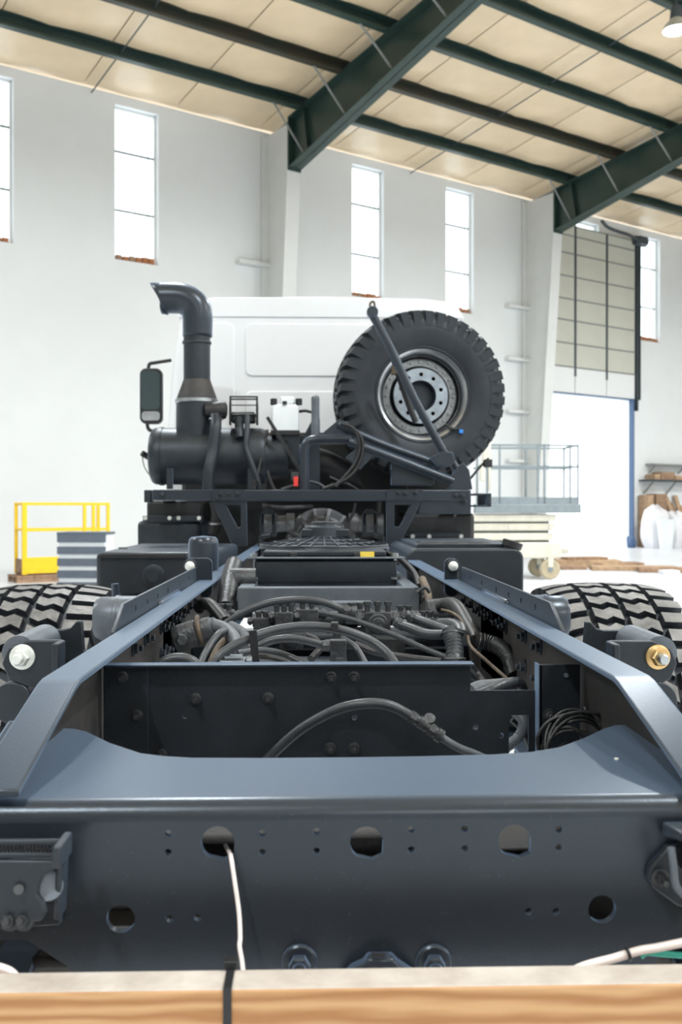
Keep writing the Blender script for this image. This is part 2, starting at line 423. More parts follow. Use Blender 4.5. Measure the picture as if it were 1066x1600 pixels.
for u in (-19.8, -10.0):
    MB().tube([B(u, v, roof(v)-.12) for v in (0.05, 14)], .016, 6, 1).build('sag_rod', 'door_dark', ce)

# ---- high bay lamps
def lamp(u, v, z, label):
    p = B(u, v, z); t = thing('high_bay_lamp', p); zr = roof(v) - .02 - z
    MB().cyl(p + Vector((0,0,.42)), p + Vector((0,0,zr)), .012, 8).build('suspension_rod', 'door_dark', t)
    T = Matrix.Translation(p)
    MB().lathe([(.20, .10), (.22, .11), (.42, .09), (.44, .05), (.47, .05)], T, 24).build('ballast_housing', 'door_dark', t)
    MB().lathe([(.0, .235), (.10, .20), (.20, .11), (.21, .105), (.11, .185), (.01, .225), (0, .235)], T, 32, False).build('reflector', 'lamp_shell', t)
    MB().lathe([(-.015, .0001), (-.01, .12), (.02, .20), (.03, .20), (.03, .0001)], T, 28, False).build('diffuser', 'lamp_glow', t)
    tag(t, label, 'lamp', 'high bay lamps')
    L = bpy.data.lights.new('lamp_light', 'AREA'); L.shape = 'DISK'; L.size = .5; L.energy = LAMP_W; L.color = (.90, .96, 1)
    lo = bpy.data.objects.new('lamp_light', L); COL.objects.link(lo); lo.location = p + Vector((0,0,-.05))
lamp(-13.2, 11.7, 9.96, 'round high bay lamp glowing at the top right corner')
for u in (-32.8, -23, -3.4, 6.4):
    lamp(u, 11.7, 9.96, 'round high bay lamp hanging from the roof outside the picture')
for u in (-32.8, -23, -13.2, -3.4, 6.4):
    lamp(u, 24, 9.96, 'round high bay lamp hanging from the roof outside the picture')
    lamp(u, 36, 9.5, 'round high bay lamp hanging from the roof outside the picture')

# ================================================================== THINGS ON THE HALL FLOOR
def ground(px, s):
    dx = (px-533)/FPX
    return Vector((XC + s*(SN + dx*CS), s*(CS - dx*SN), 0))
# ---- scissor lift
o = ground(818, 19.2); LM = frame(o, (CS, -SN, 0), (SN, CS, 0)) @ Matrix.Rotation(math.radians(4), 4, 'Z')
sl = thing('scissor_lift', o)
tag(sl, 'cream scissor lift with a grey railed platform beside the doorway', 'scissor lift')
MB().box((-1.25, -.45, .42), (.66, .45, .74), LM).build('chassis', 'cream', sl, .03)
MB().box((.60, -.30, .50), (.86, .30, .60), LM).build('step', 'cream', sl, .02)
for k, z in enumerate((.78, .97, 1.15)):
    for y in (-.36, .36):
        MB().box((-1.28, y-.05, z), (.50+.03*k, y+.05, z+.145), LM).build('scissor_arm', 'cream', sl, .02)
MB().box((-1.22, -.30, .74), (.45, .30, 1.30), LM).build('arm_stack', 'lift_grey', sl, .02)
mb = MB()
for x in (-.35, .47): mb.cyl(LM @ Vector((x, -.44, 1.05)), LM @ Vector((x, .44, 1.05)), .06, 14)
mb.build('pivot_pin', 'cream', sl)
MB().box((-1.10, -.5, 1.32), (1.04, .5, 1.50), LM).build('platform', 'lift_grey', sl, .02)
MB().box((-1.05, -.48, 1.50), (1.0, -.45, 1.64), LM).build('toe_board', 'lift_grey', sl, .005)
for x in (-.85, -.60, .17, .30, .82, .98):
    MB().box((x-.018, -.48, 1.50), (x+.018, -.445, 2.68), LM).build('rail_post', 'lift_grey', sl)
for x in (-.85, .17, .98):
    MB().box((x-.018, .445, 1.50), (x+.018, .48, 2.68), LM).build('rail_post', 'lift_grey', sl)
for y in (-.462, .462):
    for z in (2.66, 2.24): MB().box((-1.05, y-.018, z-.02), (1.0, y+.018, z+.02), LM).build('guard_rail', 'lift_grey', sl)
for z in (2.66, 2.24): MB().box((.965, -.46, z-.018), (1.0, .46, z+.018), LM).build('guard_rail', 'lift_grey', sl)
mb = MB(); mb.box((-.83, -.5, 1.75), (-.78, -.44, 2.75), LM); mb.box((-.95, -.52, 2.3), (-.80, -.43, 2.65), LM); mb.box((-1.0,-.52,1.95),(-.9,-.44,2.3),LM)
mb.build('control_box', 'cream', sl, .02)
for x, y in ((.42, -.42), (.42, .42), (-1.0, -.42), (-1.0, .42)):
    W = LM @ Matrix.Translation((x, y, .205)) @ Matrix.Rotation(PI/2, 4, 'X')
    wm = MB().lathe([(-.06,.10),(-.07,.17),(-.05,.20),(.05,.20),(.07,.17),(.06,.10)], W, 28).build('wheel', 'tyre_cream', sl)
    MB().lathe([(-.075,.0001),(-.075,.045),(-.05,.06),(.05,.06),(.075,.045),(.075,.0001)], W, 16, False).build('hub', 'lift_grey', wm)
    MB().box((x-.05, y-.09, .25), (x+.05, y+.09, .44), LM).build('wheel_fork', 'cream', sl)
# ---- yellow guard-railed platform on a pallet
c0 = ground(38, 18.0); YM = frame(c0, BU, -BV)      # x along the wall, y away from the camera
pa = thing('pallet', c0 + BU*.75); tag(pa, 'low brown wooden pallet under the yellow guard rails', 'pallet')
for k in range(6): MB().box((-.15, -.05+.115*k, .10), (1.75, .04+.115*k, .135), YM).build('board', 'plank', pa)
for y in (0, .28, .56): MB().box((-.15, y-.04, 0), (1.75, y+.04, .10), YM).build('runner', 'plank', pa)
yp = thing('guard_rail_platform', c0 + BU*.84 + Vector((0,0,.135)))
tag(yp, 'bright yellow guard-railed work platform with a solid toe panel', 'platform')
MB().box((0, 0, .135), (1.68, .56, .19), YM).build('deck', 'plank', yp)
for x in (0, 1.17, 1.35, 1.65):
    MB().box((x-.03 if x else -.045, -.03, .15), (x+.03 if x else .045, .03, 1.53), YM).build('post', 'yellow', yp, .006)
for x in (0, 1.65): MB().box((x-.03, .53, .15), (x+.03, .59, 1.53), YM).build('post', 'yellow', yp, .006)
for z in (1.50, 1.0):
    for y in (0, .56): MB().box((0, y-.022, z-.028), (1.65, y+.022, z+.028), YM).build('rail', 'yellow', yp, .006)
    MB().box((-.02, 0, z-.02), (.02, .56, z+.02), YM).build('rail', 'yellow', yp, .006)
MB().box((0, -.035, .17), (1.66, -.005, .48), YM).build('toe_panel', 'yellow', yp, .005)
MB().box((-.02, 0, .17), (.01, .56, .44), YM).build('side_panel', 'plank', yp, .005)
# ---- drawer cabinet
c0 = ground(127, 15.5); CM = frame(c0, (CS, -SN, 0), (SN, CS, 0)) @ Matrix.Rotation(math.radians(-3), 4, 'Z')
cb = thing('drawer_cabinet', c0); tag(cb, 'slate grey drawer cabinet with white bands between the drawers', 'cabinet')
MB().box((-.385, .02, 0), (.385, .5, 1.0), CM).build('body', 'plastic_white', cb, .005)
MB().box((-.41, -.01, .985), (.41, .52, 1.025), CM).build('top', 'slate', cb, .005)
for k in range(5):
    z1 = .985 - .195*k; MB().box((-.40, -.02, z1-.125), (.40, .04, z1), CM).build('drawer', 'slate', cb, .004)
# ---- shelf and goods against the wall, right of the door
WM = frame(B(0, 0, 0), BU, BV)      # right-handed enough for boxes: x=u, y=v, z points down
def wb(u0, v0, z0, u1, v1, z1): return MB().box((u0, v0, -z0), (u1, v1, -z1), WM)
sh = thing('wall_shelf', B(2.3, .3, 2.38)); tag(sh, 'long narrow dark shelf fixed to the white wall right of the door', 'shelf')
wb(.62, .02, 2.38, 4.6, .55, 2.44).build('board', 'door_dark', sh)
for u in (.9, 2.2, 3.6): MB().bar(B(u, .03, 1.95), B(u, .45, 2.38), .05, .05).build('bracket', 'grey_trim', sh)
s2 = thing('wall_shelf', B(2.3, .3, 2.98)); tag(s2, 'pale upper shelf on the white wall right of the door', 'shelf')
wb(1.0, .02, 2.98, 4.6, .4, 3.03).build('board', 'grey_trim', s2)
for u in (1.2, 2.9): MB().bar(B(u, .03, 2.7), B(u, .3, 2.98), .04, .04).build('bracket', 'grey_trim', s2)
lab = ['small brown carton at the left of the dark wall shelf', 'long flat brown carton lying on the dark wall shelf', 'short brown carton on the dark wall shelf']
for k, (u0, u1, h) in enumerate(((.95, 1.25, .2), (1.3, 2.1, .28), (2.15, 2.6, .17))):
    ob = wb(u0, .06, 2.442, u1, .48, 2.442+h).build('carton', 'cardboard' if k != 1 else 'plank', None, .01)
    tag(ob, lab[k], 'carton', 'cartons on the wall shelf')
def sack(name, u, v, z, w_, d, h, mt, label, cat, seed):
    rnd = random.Random(seed); n, m = 20, 12; vs = []; fs = []
    ph = [rnd.uniform(0, 6) for _ in range(4)]
    for j in range(m+1):
        t = j/m; k = 1 - .25*abs(2*t-1)**3
        if j == m: k = .35
        for i in range(n):
            a = 2*PI*i/n; c, s_ = math.cos(a), math.sin(a)
            q = (abs(c)**4 + abs(s_)**4)**(-.25)
            q *= k*(1 + .05*math.sin(3*a+ph[0]+4*t) + .04*math.sin(5*a+ph[1]-6*t))
            vs.append(B(u + c*q*w_/2, v + s_*q*d/2, z + h*t + (.07*h*math.sin(2*a+ph[2]) if j > m-3 else 0)))
    for j in range(m):
        for i in range(n): fs.append((j*n+i, j*n+(i+1)%n, (j+1)*n+(i+1)%n, (j+1)*n+i))
    fs.append([m*n+i for i in range(n)]); fs.append(list(range(n))[::-1])
    mb = MB(); mb.add(vs, fs); ob = mb.build(name, mt); return tag(ob, label, cat)
sack('bulk_bag', .30, .98, 0, .95, .7, 1.45, 'sack', 'tall lumpy white bulk bag standing right of the door', 'bag', 3)
sack('bulk_bag', 1.42, .95, 0, .65, .6, 1.25, 'sack', 'white bulk bag beside the leaning planks', 'bag', 8)
sack('blue_sheet', -.30, .42, 0, .22, .3, .42, 'door_blue', 'crumpled blue sheet at the foot of the door frame', 'sheet', 5)
b0 = B(-.12, 1.75, 0)
ob = MB().lathe([(0, .20), (.02, .21), (.5, .26), (1.0, .32), (1.02, .33), (1.02, .30), (.05, .19), (.05, .0001)], Matrix.Translation(b0), 28).build('bin', 'plastic_white')
tag(ob, 'white tapered bin in front of the bulk bags', 'bin')
for k, (u0, u1, z0, z1, m_) in enumerate(((.56, .86, 1.30, 1.88, 'cardboard'), (1.0, 1.62, 1.42, 1.93, 'plank'))):
    ob = wb(u0, .06, 0, u1, .5, z1).build('cardboard_box', m_, None, .01)
    tag(ob, ['tall light cardboard box behind the bulk bags', 'tall dark cardboard box behind the bulk bags'][k], 'box')
for k in range(4):
    u = 2.05 + .27*k; hh = (1.82, 1.6, 1.88, 1.5)[k]
    ob = MB().bar(B(u, .95-.1*k, .01), B(u+.06, .08, hh), .22, .05, BV).build('leaning_plank', ['cardboard', 'plank', 'cardboard', 'pine'][k])
    tag(ob, ['orange-brown plank leaning on the wall beside the bulk bag', 'shorter dark plank leaning between brown planks',
             'longest brown plank leaning on the wall', 'short pale plank leaning at the right edge'][k], 'plank', 'planks leaning on the wall')
# ---- boards and flattened cardboard on the floor
lb = ['flat brown board on top of the floor pile', 'wide brown board at the bottom of the floor pile', 'dark thin board at the left of the floor pile', 'long flattened cardboard strip on the floor',
      'long brown strip nearest the right edge', 'small white sheet lying on the floor boards', 'flat cardboard sheet in the middle of the floor boards']
spec = [(912, 22.9, 1.05, .5, .18, .06, 'plank', 12), (918, 22.8, 1.5, .8, .0, .18, 'cardboard', -6), (892, 22.0, .6, .5, 0, .07, 'plank', 8),
        (990, 21.6, 1.9, .5, 0, .10, 'cardboard', -6), (1056, 20.9, 1.6, .45, 0, .11, 'plank', -10), (1046, 20.3, .35, .3, 0, .09, 'sack', 5), (962, 22.7, 1.2, .6, 0, .12, 'plank', 4)]
for k, (px, s, L, d, z, t, m_, yw) in enumerate(spec):
    M = frame(ground(px, s), (CS, -SN, 0), (SN, CS, 0)) @ Matrix.Rotation(math.radians(yw), 4, 'Z')
    ob = MB().box((-L/2, -d/2, z), (L/2, d/2, z+t), M).build('floor_board' if m_ != 'sack' else 'white_sheet', m_, None, .012)
    tag(ob, lb[k], 'board' if m_ != 'sack' else 'sheet', 'boards lying on the floor' if m_ != 'sack' else None)

# ================================================================== THE TRUCK
RT = 1.18                           # top of the frame rails
tk = thing('truck', (0, 4.2, 0))
tag(tk, 'dark grey heavy truck chassis with a white cab, seen from behind', 'truck')

def bolt_mesh(name, r, h, mt, stud=True):
    mb = MB(); T = Matrix.Rotation(PI/2, 4, 'X')       # axis along -Y
    mb.lathe([(0, r*1.45), (h*.22, r*1.45), (h*.25, r*1.3)], T, 20)
    mb.lathe([(h*.22, r), (h*.85, r), (h, r*.85)], T, 6)
    if stud: mb.lathe([(h, r*.55), (h*1.5, r*.55), (h*1.6, r*.45)], T, 14)
    return mb.mesh(name, mt)
BOLT = bolt_mesh('bolt', .0075, .014, 'steel_dark')
BOLT_BIG = bolt_mesh('bolt', .012, .014, 'paint_matte')

# ---- frame rails: channel sections that drop at the rear end
for s in (-1, 1):
    def prof(top, th): return top + [(y, z-th) for y, z in reversed(top)]
    top = [(1.105, 1.103), (1.372, 1.176), (1.40, RT), (8.6, RT)]
    bt = [(1.105, .87), (1.386, .90), (8.6, .90)]
    mb = MB()
    M = YZ(0)
    mb.prism(prof(top, .009), s*.393, s*.450, M)
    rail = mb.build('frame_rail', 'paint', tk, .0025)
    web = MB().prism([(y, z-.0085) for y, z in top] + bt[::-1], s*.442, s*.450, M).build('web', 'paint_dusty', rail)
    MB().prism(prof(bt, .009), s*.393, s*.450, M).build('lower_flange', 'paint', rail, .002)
    # bolt heads on the inside of the web
    bm_ = BOLT_BIG
    for y in (2.05, 2.2, 2.42, 2.5, 2.62, 2.72, 2.82, 2.95, 3.1):
        for z in (1.12, 1.05):
            place('bolt', bm_, (s*.442, y, z + .01*random.random()), rail, (0, 0, -s*PI/2))
    # upright strip with slots, outside the rail
    sl_ = [rrect(y-.006, 1.193, y+.006, 1.209, .004, 3) for y in (2.15, 2.3, 2.45, 2.62, 2.85, 3.05)]
    plate('side_strip', [(1.92, 1.10), (1.92, 1.178), (2.02, 1.226), (3.25, 1.226), (3.25, 1.10)], sl_, .008, YZ(s*.458), 'paint_matte', tk, .0015)
    # end bracket with a round white reflector
    p = P(297 if s < 0 else 708, 884.5, 3.27)
    bk = MB().prism(rrect(p.x-.02 if s < 0 else p.x-.028, 1.12, p.x+.075 if s < 0 else p.x+.02, p.z+.027, .02), -.006, .006, XZ(3.285)).build('reflector_bracket', 'paint', tk, .002)
    T = Matrix.Translation(p) @ Matrix.Rotation(PI/2, 4, 'X')
    MB().lathe([(-.012, .024), (.004, .024), (.006, .021)], T, 24).build('reflector_ring', 'paint_matte', bk)
    MB().lathe([(.004, .0175), (.010, .0165), (.0135, .012), (.0145, .0001)], T, 24, False).build('reflector', 'zinc_white', bk)
    # outer bar low beside the rail end
    MB().prism([(1.17, 1.02), (1.17, 1.055), (1.40, 1.118), (1.43, 1.10), (1.43, 1.02)], s*.47, s*.50, M).build('side_bar', 'paint', tk, .004)

# ---- rear crossmember
YF = 1.106
def F(px, py): p = P(px, py, YF); return (p.x, p.z)
holes = []
for px, py in ((340, 1318), (573, 1318), (805, 1315)):      # D-shaped openings
    x, z = F(px, py); r = .0195
    holes.append([(x+r*math.cos(a), z+r*math.sin(a)) for a in [math.radians(d) for d in range(-5, 241, 12)]] + [(x+r*.35, z-r*1.03), (x+r*.95, z-r*.75)])
for px, py in ((188, 1437), (942, 1422)): x, z = F(px, py); holes.append(circ(x, z, .0165))
for px, py in ((262,1303),(262,1333),(410,1303),(410,1333),(495,1300),(495,1331),(643,1297),(643,1329),(727,1296),(727,1327),(874,1297),(874,1325),(264,1437),(308,1435),(827,1426),(870,1426)):
    x, z = F(px, py); holes.append(circ(x, z, .0042, 14))
ZB = F(0, 1470)[1]; x1 = F(40, 1470)[0]; x2 = F(105, 1512)[0]; x3 = F(1070, 1466)[0]
outl = [(-.56, 1.064), (-.56, ZB), (x1, ZB), (x2, F(105, 1512)[1]), (x2+.06, .80), (x3-.10, .80), (x3-.03, F(0, 1512)[1]), (x3+.005, ZB), (.56, ZB), (.56, 1.064)]
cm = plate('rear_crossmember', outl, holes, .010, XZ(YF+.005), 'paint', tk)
mb = MB()
b_in = []; R0 = .022
arc = [(YF + R0 - R0*math.cos(a), 1.064 + R0*math.sin(a)) for a in [PI/2*k/8 for k in range(9)]]
arc2 = [(YF + R0 - (R0-.009)*math.cos(a), 1.064 + (R0-.009)*math.sin(a)) for a in [PI/2*k/8 for k in range(9)]]
mb.prism(arc + arc2[::-1], -.56, .56, YZ(0))
mb.build('bend', 'paint', cm)
tp = [(-.56, YF+R0), (.56, YF+R0), (.56, 1.30), (.441, 1.34), (.441, 1.485), (.425, 1.482), (.40, 1.46), (.351, 1.400), (.30, 1.348), (.255, 1.324), (.20, 1.312), (.1, 1.305), (0, 1.302), (-.12, 1.302), (-.219, 1.306), (-.26, 1.316), (-.294, 1.332), (-.35, 1.392), (-.40, 1.462), (-.424, 1.482), (-.441, 1.485), (-.441, 1.34), (-.56, 1.30)]
plate('top_flange', tp, [], .009, XY(1.0815), 'paint', cm)
MB().lathe([(0,.0035),(.0015,.003),(.002,.0001)], Matrix.Translation((.363, 1.283, 1.086)), 12, False).build('rivet', 'zinc_white', cm)
# latch bracket on the left of the crossmember
def FF(pts, Y): return [(P(a, b, Y).x, P(a, b, Y).z) for a, b in pts]
lt = MB().prism(FF([(-90, 1325), (96, 1325), (98, 1440), (-90, 1455)], YF), 0, .012, XZ(YF)).build('latch_bracket', 'paint_matte', tk, .002)
lp = MB().prism(FF([(-90, 1340), (92, 1340), (97, 1350), (72, 1364), (64, 1380), (62, 1395), (72, 1408), (76, 1420), (66, 1436), (40, 1437), (-90, 1442)], 1.05), 0, .010, XZ(1.05)).build('latch_plate', 'paint_matte', lt, .003)
mb = MB()
for py in (1317, 1337): mb.bar(P(-90, py, 1.045), P(98, py-1, 1.045), .006, .006)
mb.bar(P(97, 1312, 1.04), P(97, 1345, 1.04), .009, .05, (0, 1, 0))
mb.build('spring_housing', 'paint_matte', lt, .002)
MB().tube([P(-90 + 178*k/120, 1327 + 4.2*math.sin(k*PI/2*1.0), 1.047 + .004*math.cos(k*PI/2)) for k in range(121)], .0011, 5, 1).build('spring', 'steel_dark', lt)
mb = MB(); mb.cyl(P(28, 1391, 1.06), P(28, 1391, 1.034), .0055, 14); mb.build('pin', 'steel_dark', lt)
for px in (16, 38): place('bolt', BOLT, P(px, 1440, 1.05), lt, (-.4, 0, 0))
MB().cyl(P(75, 1385, 1.098), P(75, 1385, 1.055), .016, 18).build('roller', 'paint_grey', lt)
mb = MB(); mb.bar(P(97, 1345, 1.07), P(93, 1430, 1.07), .007, .03, (0, 1, 0)); mb.build('side_plate', 'paint_matte', lt, .002)
# hook bracket on the right
rb = MB().prism(FF([(1012, 1350), (1040, 1318), (1150, 1318), (1150, 1420), (1055, 1412), (1018, 1385), (1008, 1368)], YF), 0, .012, XZ(YF)).build('hook_bracket', 'paint_matte', tk, .003)
mb = MB(); mb.prism([(1.04, P(0,1298,1.07).z), (1.10, P(0,1298,1.09).z), (1.10, P(0,1322,1.09).z), (1.04, P(0,1312,1.07).z)], P(1050,1300,1.07).x, .50, YZ(0))
mb.build('hook_cap', 'paint_matte', rb, .003)
mb = MB(); mb.tube([P(1050, 1325, 1.06), P(1054, 1355, 1.06), P(1058, 1385, 1.065), P(1075, 1405, 1.07)], .0045, 8); mb.build('hook', 'paint_grey', rb)
place('bolt', BOLT, P(1032, 1371, 1.094), rb)
MB().box((P(1060,0,1.1).x, 1.05, P(0,1385,1.06).z), (.5, 1.1, P(0,1325,1.06).z)).build('hook_body', 'black', rb)
# bolts and plate low on the face
mb = MB(); mb.prism(FF([(528, 1530), (548, 1505), (566, 1497), (575, 1487), (612, 1487), (622, 1497), (645, 1512), (655, 1530)], YF), 0, .02, XZ(YF)); mb.build('coupling_plate', 'paint', cm, .003)
MB().box(P(580, 1497, 1.083), P(603, 1490, 1.086)).build('coupling_latch', 'steel_dark', cm)
for px in (468, 678):
    T = Matrix.Translation(P(px, 1504, YF)) @ Matrix.Rotation(PI/2, 4, 'X')
    mb = MB(); mb.lathe([(0, .021), (.004, .021), (.006, .019)], T, 24); mb.lathe([(.005, .0125), (.016, .0125), (.018, .010)], T, 6); mb.lathe([(.018,.008),(.026,.008)], T, 14)
    mb.build('coupling_bolt', 'paint', cm)

mb = MB(); mb.box((-.40, 1.16, .80), (.40, 1.62, .88)); mb.box((-.36, 1.34, .88), (-.12, 1.60, .965)); mb.box((-.06, 1.40, .88), (.12, 1.6, .95)); mb.box((.16, 1.22, .88), (.37, 1.6, .985))
mb.build('hole_darkener', 'paint_dusty', tk, .01)  # blocks added behind the crossmember so its holes look dark
# ---- bulkhead plate between the rails
YB = 1.75
def G(px, py): p = P(px, py, YB); return (p.x, p.z)
xl = -.437; xr = G(735, 0)[0]; xn = G(836, 0)[0]; zt = G(0, 1040)[1]; zn = G(0, 1083)[1]
hl = [circ(*G(289, 1119), .0045, 16), circ(*G(743, 1136), .0055, 16), circ(*G(783, 1149), .0055, 16), circ(*G(554, 1121), .005, 16),
      [G(795, 1117), G(826, 1117), G(826, 1182), G(795, 1182)]]
bp = plate('bulkhead_plate', [(xl, .86), (xl, zt), (xr, zt), (xr, zn), (xn, zn), (xn, .86)], hl, .006, XZ(YB), 'paint_matte', tk)
MB().box((xl, YB-.03, zt), (xr+.003, YB+.003, zt+.004)).build('lip', 'paint', bp, .001)
MB().box((xl, YB-.007, .88), (G(232, 0)[0], YB-.003, zt-.002)).build('doubler', 'paint_matte', bp, .001)
for px, py in ((192,1057),(215,1117),(306,1091),(419,1090),(517,1057),(553,1057),(253,1178),(516,1168),(553,1168)):
    x, z = G(px, py); place('bolt', BOLT, (x, YB-.005, z), bp)
b2 = MB().box((xn+.002, YB-.03, .86), (G(900, 0)[0], YB-.024, G(0, 1040)[1]+.002)).build('side_plate', 'paint_matte', tk, .001)
MB().box((xn+.002, YB-.03, .86), (xn+.006, YB+.01, G(0, 1040)[1])).build('side_plate_lip', 'paint', b2)
x, z = G(852, 1111); place('bolt', BOLT, (x, YB-.03, z), b2)
MB().cyl((G(878,0)[0], YB-.024, G(0,1055)[1]), (G(878,0)[0], YB-.034, G(0,1055)[1]), .004, 12).build('rivet', 'paint_grey', b2)

def hose(name, pts, r, mt='hose', parent=tk, ridge=0, n=12, pitch=.012):
    return MB().tube([P(*p) for p in pts], r, n, 7, ridge, True, pitch).build(name, mt, parent)
def fitting(p, q, r, mt='casting', parent=tk, name='hose_fitting'):
    p, q = Vector(p), Vector(q); d = q-p; M = d.to_track_quat('Z','Y').to_matrix().to_4x4(); M.translation = p; L = d.length
    mb = MB(); mb.lathe([(0, r*.95), (L*.3, r*.95)], M, 16); mb.lathe([(L*.28, r*1.25), (L*.55, r*1.25)], M, 6)
    mb.lathe([(L*.55, r), (L*.7, r), (L*.72, r*1.2), (L, r*1.2)], M, 18); return mb.build(name, mt, parent)
# hose arching in front of the bulkhead
hose('brake_hose', [(395, 1215, 1.66), (425, 1180, 1.66), (470, 1140, 1.65), (520, 1112, 1.64), (560, 1101, 1.63), (595, 1100, 1.63), (622, 1108, 1.63), (640, 1119, 1.63)], .0092)
fitting(P(632, 1113, 1.63), P(664, 1133, 1.63), .0095); fitting(P(662, 1132, 1.63), P(690, 1152, 1.63), .0105)
MB().cyl(P(668, 1140, 1.66), P(672, 1122, 1.63), .010, 16).build('hose_cap', 'casting', tk)
hose('brake_hose', [(686, 1150, 1.63), (715, 1168, 1.63), (745, 1180, 1.64), (790, 1200, 1.66)], .0072, 'conduit')
# coil of thin cable in the right corner
mb = MB()
for k in range(9):
    r = .058 + .004*(k % 4); c = P(903 - 2*k, 1172, 1.60 + .010*k); pts = []
    for j in range(19):
        a = 2*PI*j/18; pts.append(c + Vector((r*(.95-.03*k)*math.cos(a), .03*math.sin(a+k), r*1.08*math.sin(a) - .006*k)))
    mb.tube(pts, .0026, 7, 2)
cc = mb.build('cable_coil', 'hose_black', tk)
MB().ring(P(916, 1112, 1.63), .007, .003, (1, 0, .3), 14, 6).build('cable_tie', 'black', cc)
hose('cable', [(842, 1172, 1.62), (842, 1150, 1.62), (858, 1128, 1.62), (890, 1116, 1.62), (915, 1113, 1.62), (940, 1120, 1.62), (955, 1140, 1.64)], .0032, 'hose_black')
hose('hose', [(790, 1170, 1.85), (812, 1150, 1.85), (818, 1128, 1.85), (805, 1112, 1.87)], .011, 'conduit', tk, .1)
hose('hose', [(800, 1125, 1.9), (815, 1140, 1.9), (830, 1170, 1.9)], .006, 'hose')

# ---- hoses and valves between the rails
hose('air_hose', [(332, 1042, 1.92), (350, 1020, 1.93), (385, 1000, 1.95), (430, 985, 1.98), (480, 979, 2.0), (530, 984, 2.0), (575, 1000, 2.0), (603, 1020, 1.98), (620, 1042, 1.95)], .0105)
hose('air_hose', [(335, 992, 2.45), (352, 975, 2.45), (385, 955, 2.45), (425, 941, 2.45), (470, 937, 2.45), (505, 941, 2.45), (533, 951, 2.45)], .0092)
hose('air_hose', [(500, 957, 2.4), (550, 968, 2.38), (610, 990, 2.33), (660, 1012, 2.28), (700, 1028, 2.25)], .0068)
hose('air_hose', [(395, 1014, 2.1), (425, 1001, 2.1), (455, 998, 2.1), (485, 1003, 2.1), (507, 1009, 2.1)], .0092)
hose('air_hose', [(372, 1022, 2.0), (410, 1017, 2.02), (445, 1024, 2.02), (485, 1042, 2.0)], .0082)
hose('air_hose', [(372, 1035, 1.95), (405, 1026, 1.98), (440, 1032, 1.98), (460, 1043, 1.96)], .0062, 'hose_black')
hose('air_hose', [(534, 997, 2.15), (556, 1012, 2.12), (574, 1042, 2.05)], .0072)
hose('air_hose', [(555, 1007, 2.2), (590, 1020, 2.18), (640, 1028, 2.18), (690, 1034, 2.15)], .0085, 'hose_black')
hose('air_hose', [(478, 992, 2.3), (495, 1000, 2.3), (500, 1015, 2.3)], .007, 'hose_black')
hose('air_hose', [(312, 1040, 2.05), (322, 1018, 2.1), (340, 992, 2.15), (352, 985, 2.2)], .008, 'hose')
hose('air_hose', [(327, 1040, 2.1), (338, 1015, 2.15), (350, 1000, 2.2)], .0075, 'casting_brown')
hose('conduit', [(332, 976, 2.3), (350, 982, 2.25), (364, 995, 2.2), (371, 1012, 2.15)], .0155, 'conduit')
hose('conduit', [(360, 979, 2.3), (376, 988, 2.27), (384, 1002, 2.24), (384, 1016, 2.2)], .0145, 'conduit', tk, .12, 12, .007)
hose('return_hose', [(312, 950, 2.9), (318, 944, 2.85), (328, 945, 2.8), (340, 957, 2.75), (352, 972, 2.7)], .0185, 'hose_black')
hose('air_hose', [(240, 1050, 1.9), (258, 1034, 1.9), (280, 1029, 1.9), (300, 1034, 1.9), (314, 1048, 1.9)], .0115, 'hose')
hose('corrugated_hose', [(486, 1030, 2.15), (500, 1015, 2.2), (512, 1004, 2.25)], .0085, 'hose_black', tk, .18, 12, .006)
fitting(P(530, 951, 2.45), P(556, 957, 2.45), .012)
# elbow with hexagonal nuts
mb = MB(); T = frame(P(503, 1009, 2.1), (0, 1, 0), (0, 0, 1)); mb.lathe([(0, .013), (.022, .0155), (.045, .0155)], T, 6)
c = P(530, 1012, 2.1); mb.box(c - Vector((.02, .015, .03)), c + Vector((.016, .015, .018))); mb.cyl(c + Vector((0,0,-.075)), c + Vector((0,0,-.02)), .018, 6)
mb.cyl(c + Vector((-.002,0,-.09)), c + Vector((-.002,0,-.06)), .022, 16); mb.build('elbow_fitting', 'casting', tk, .002)
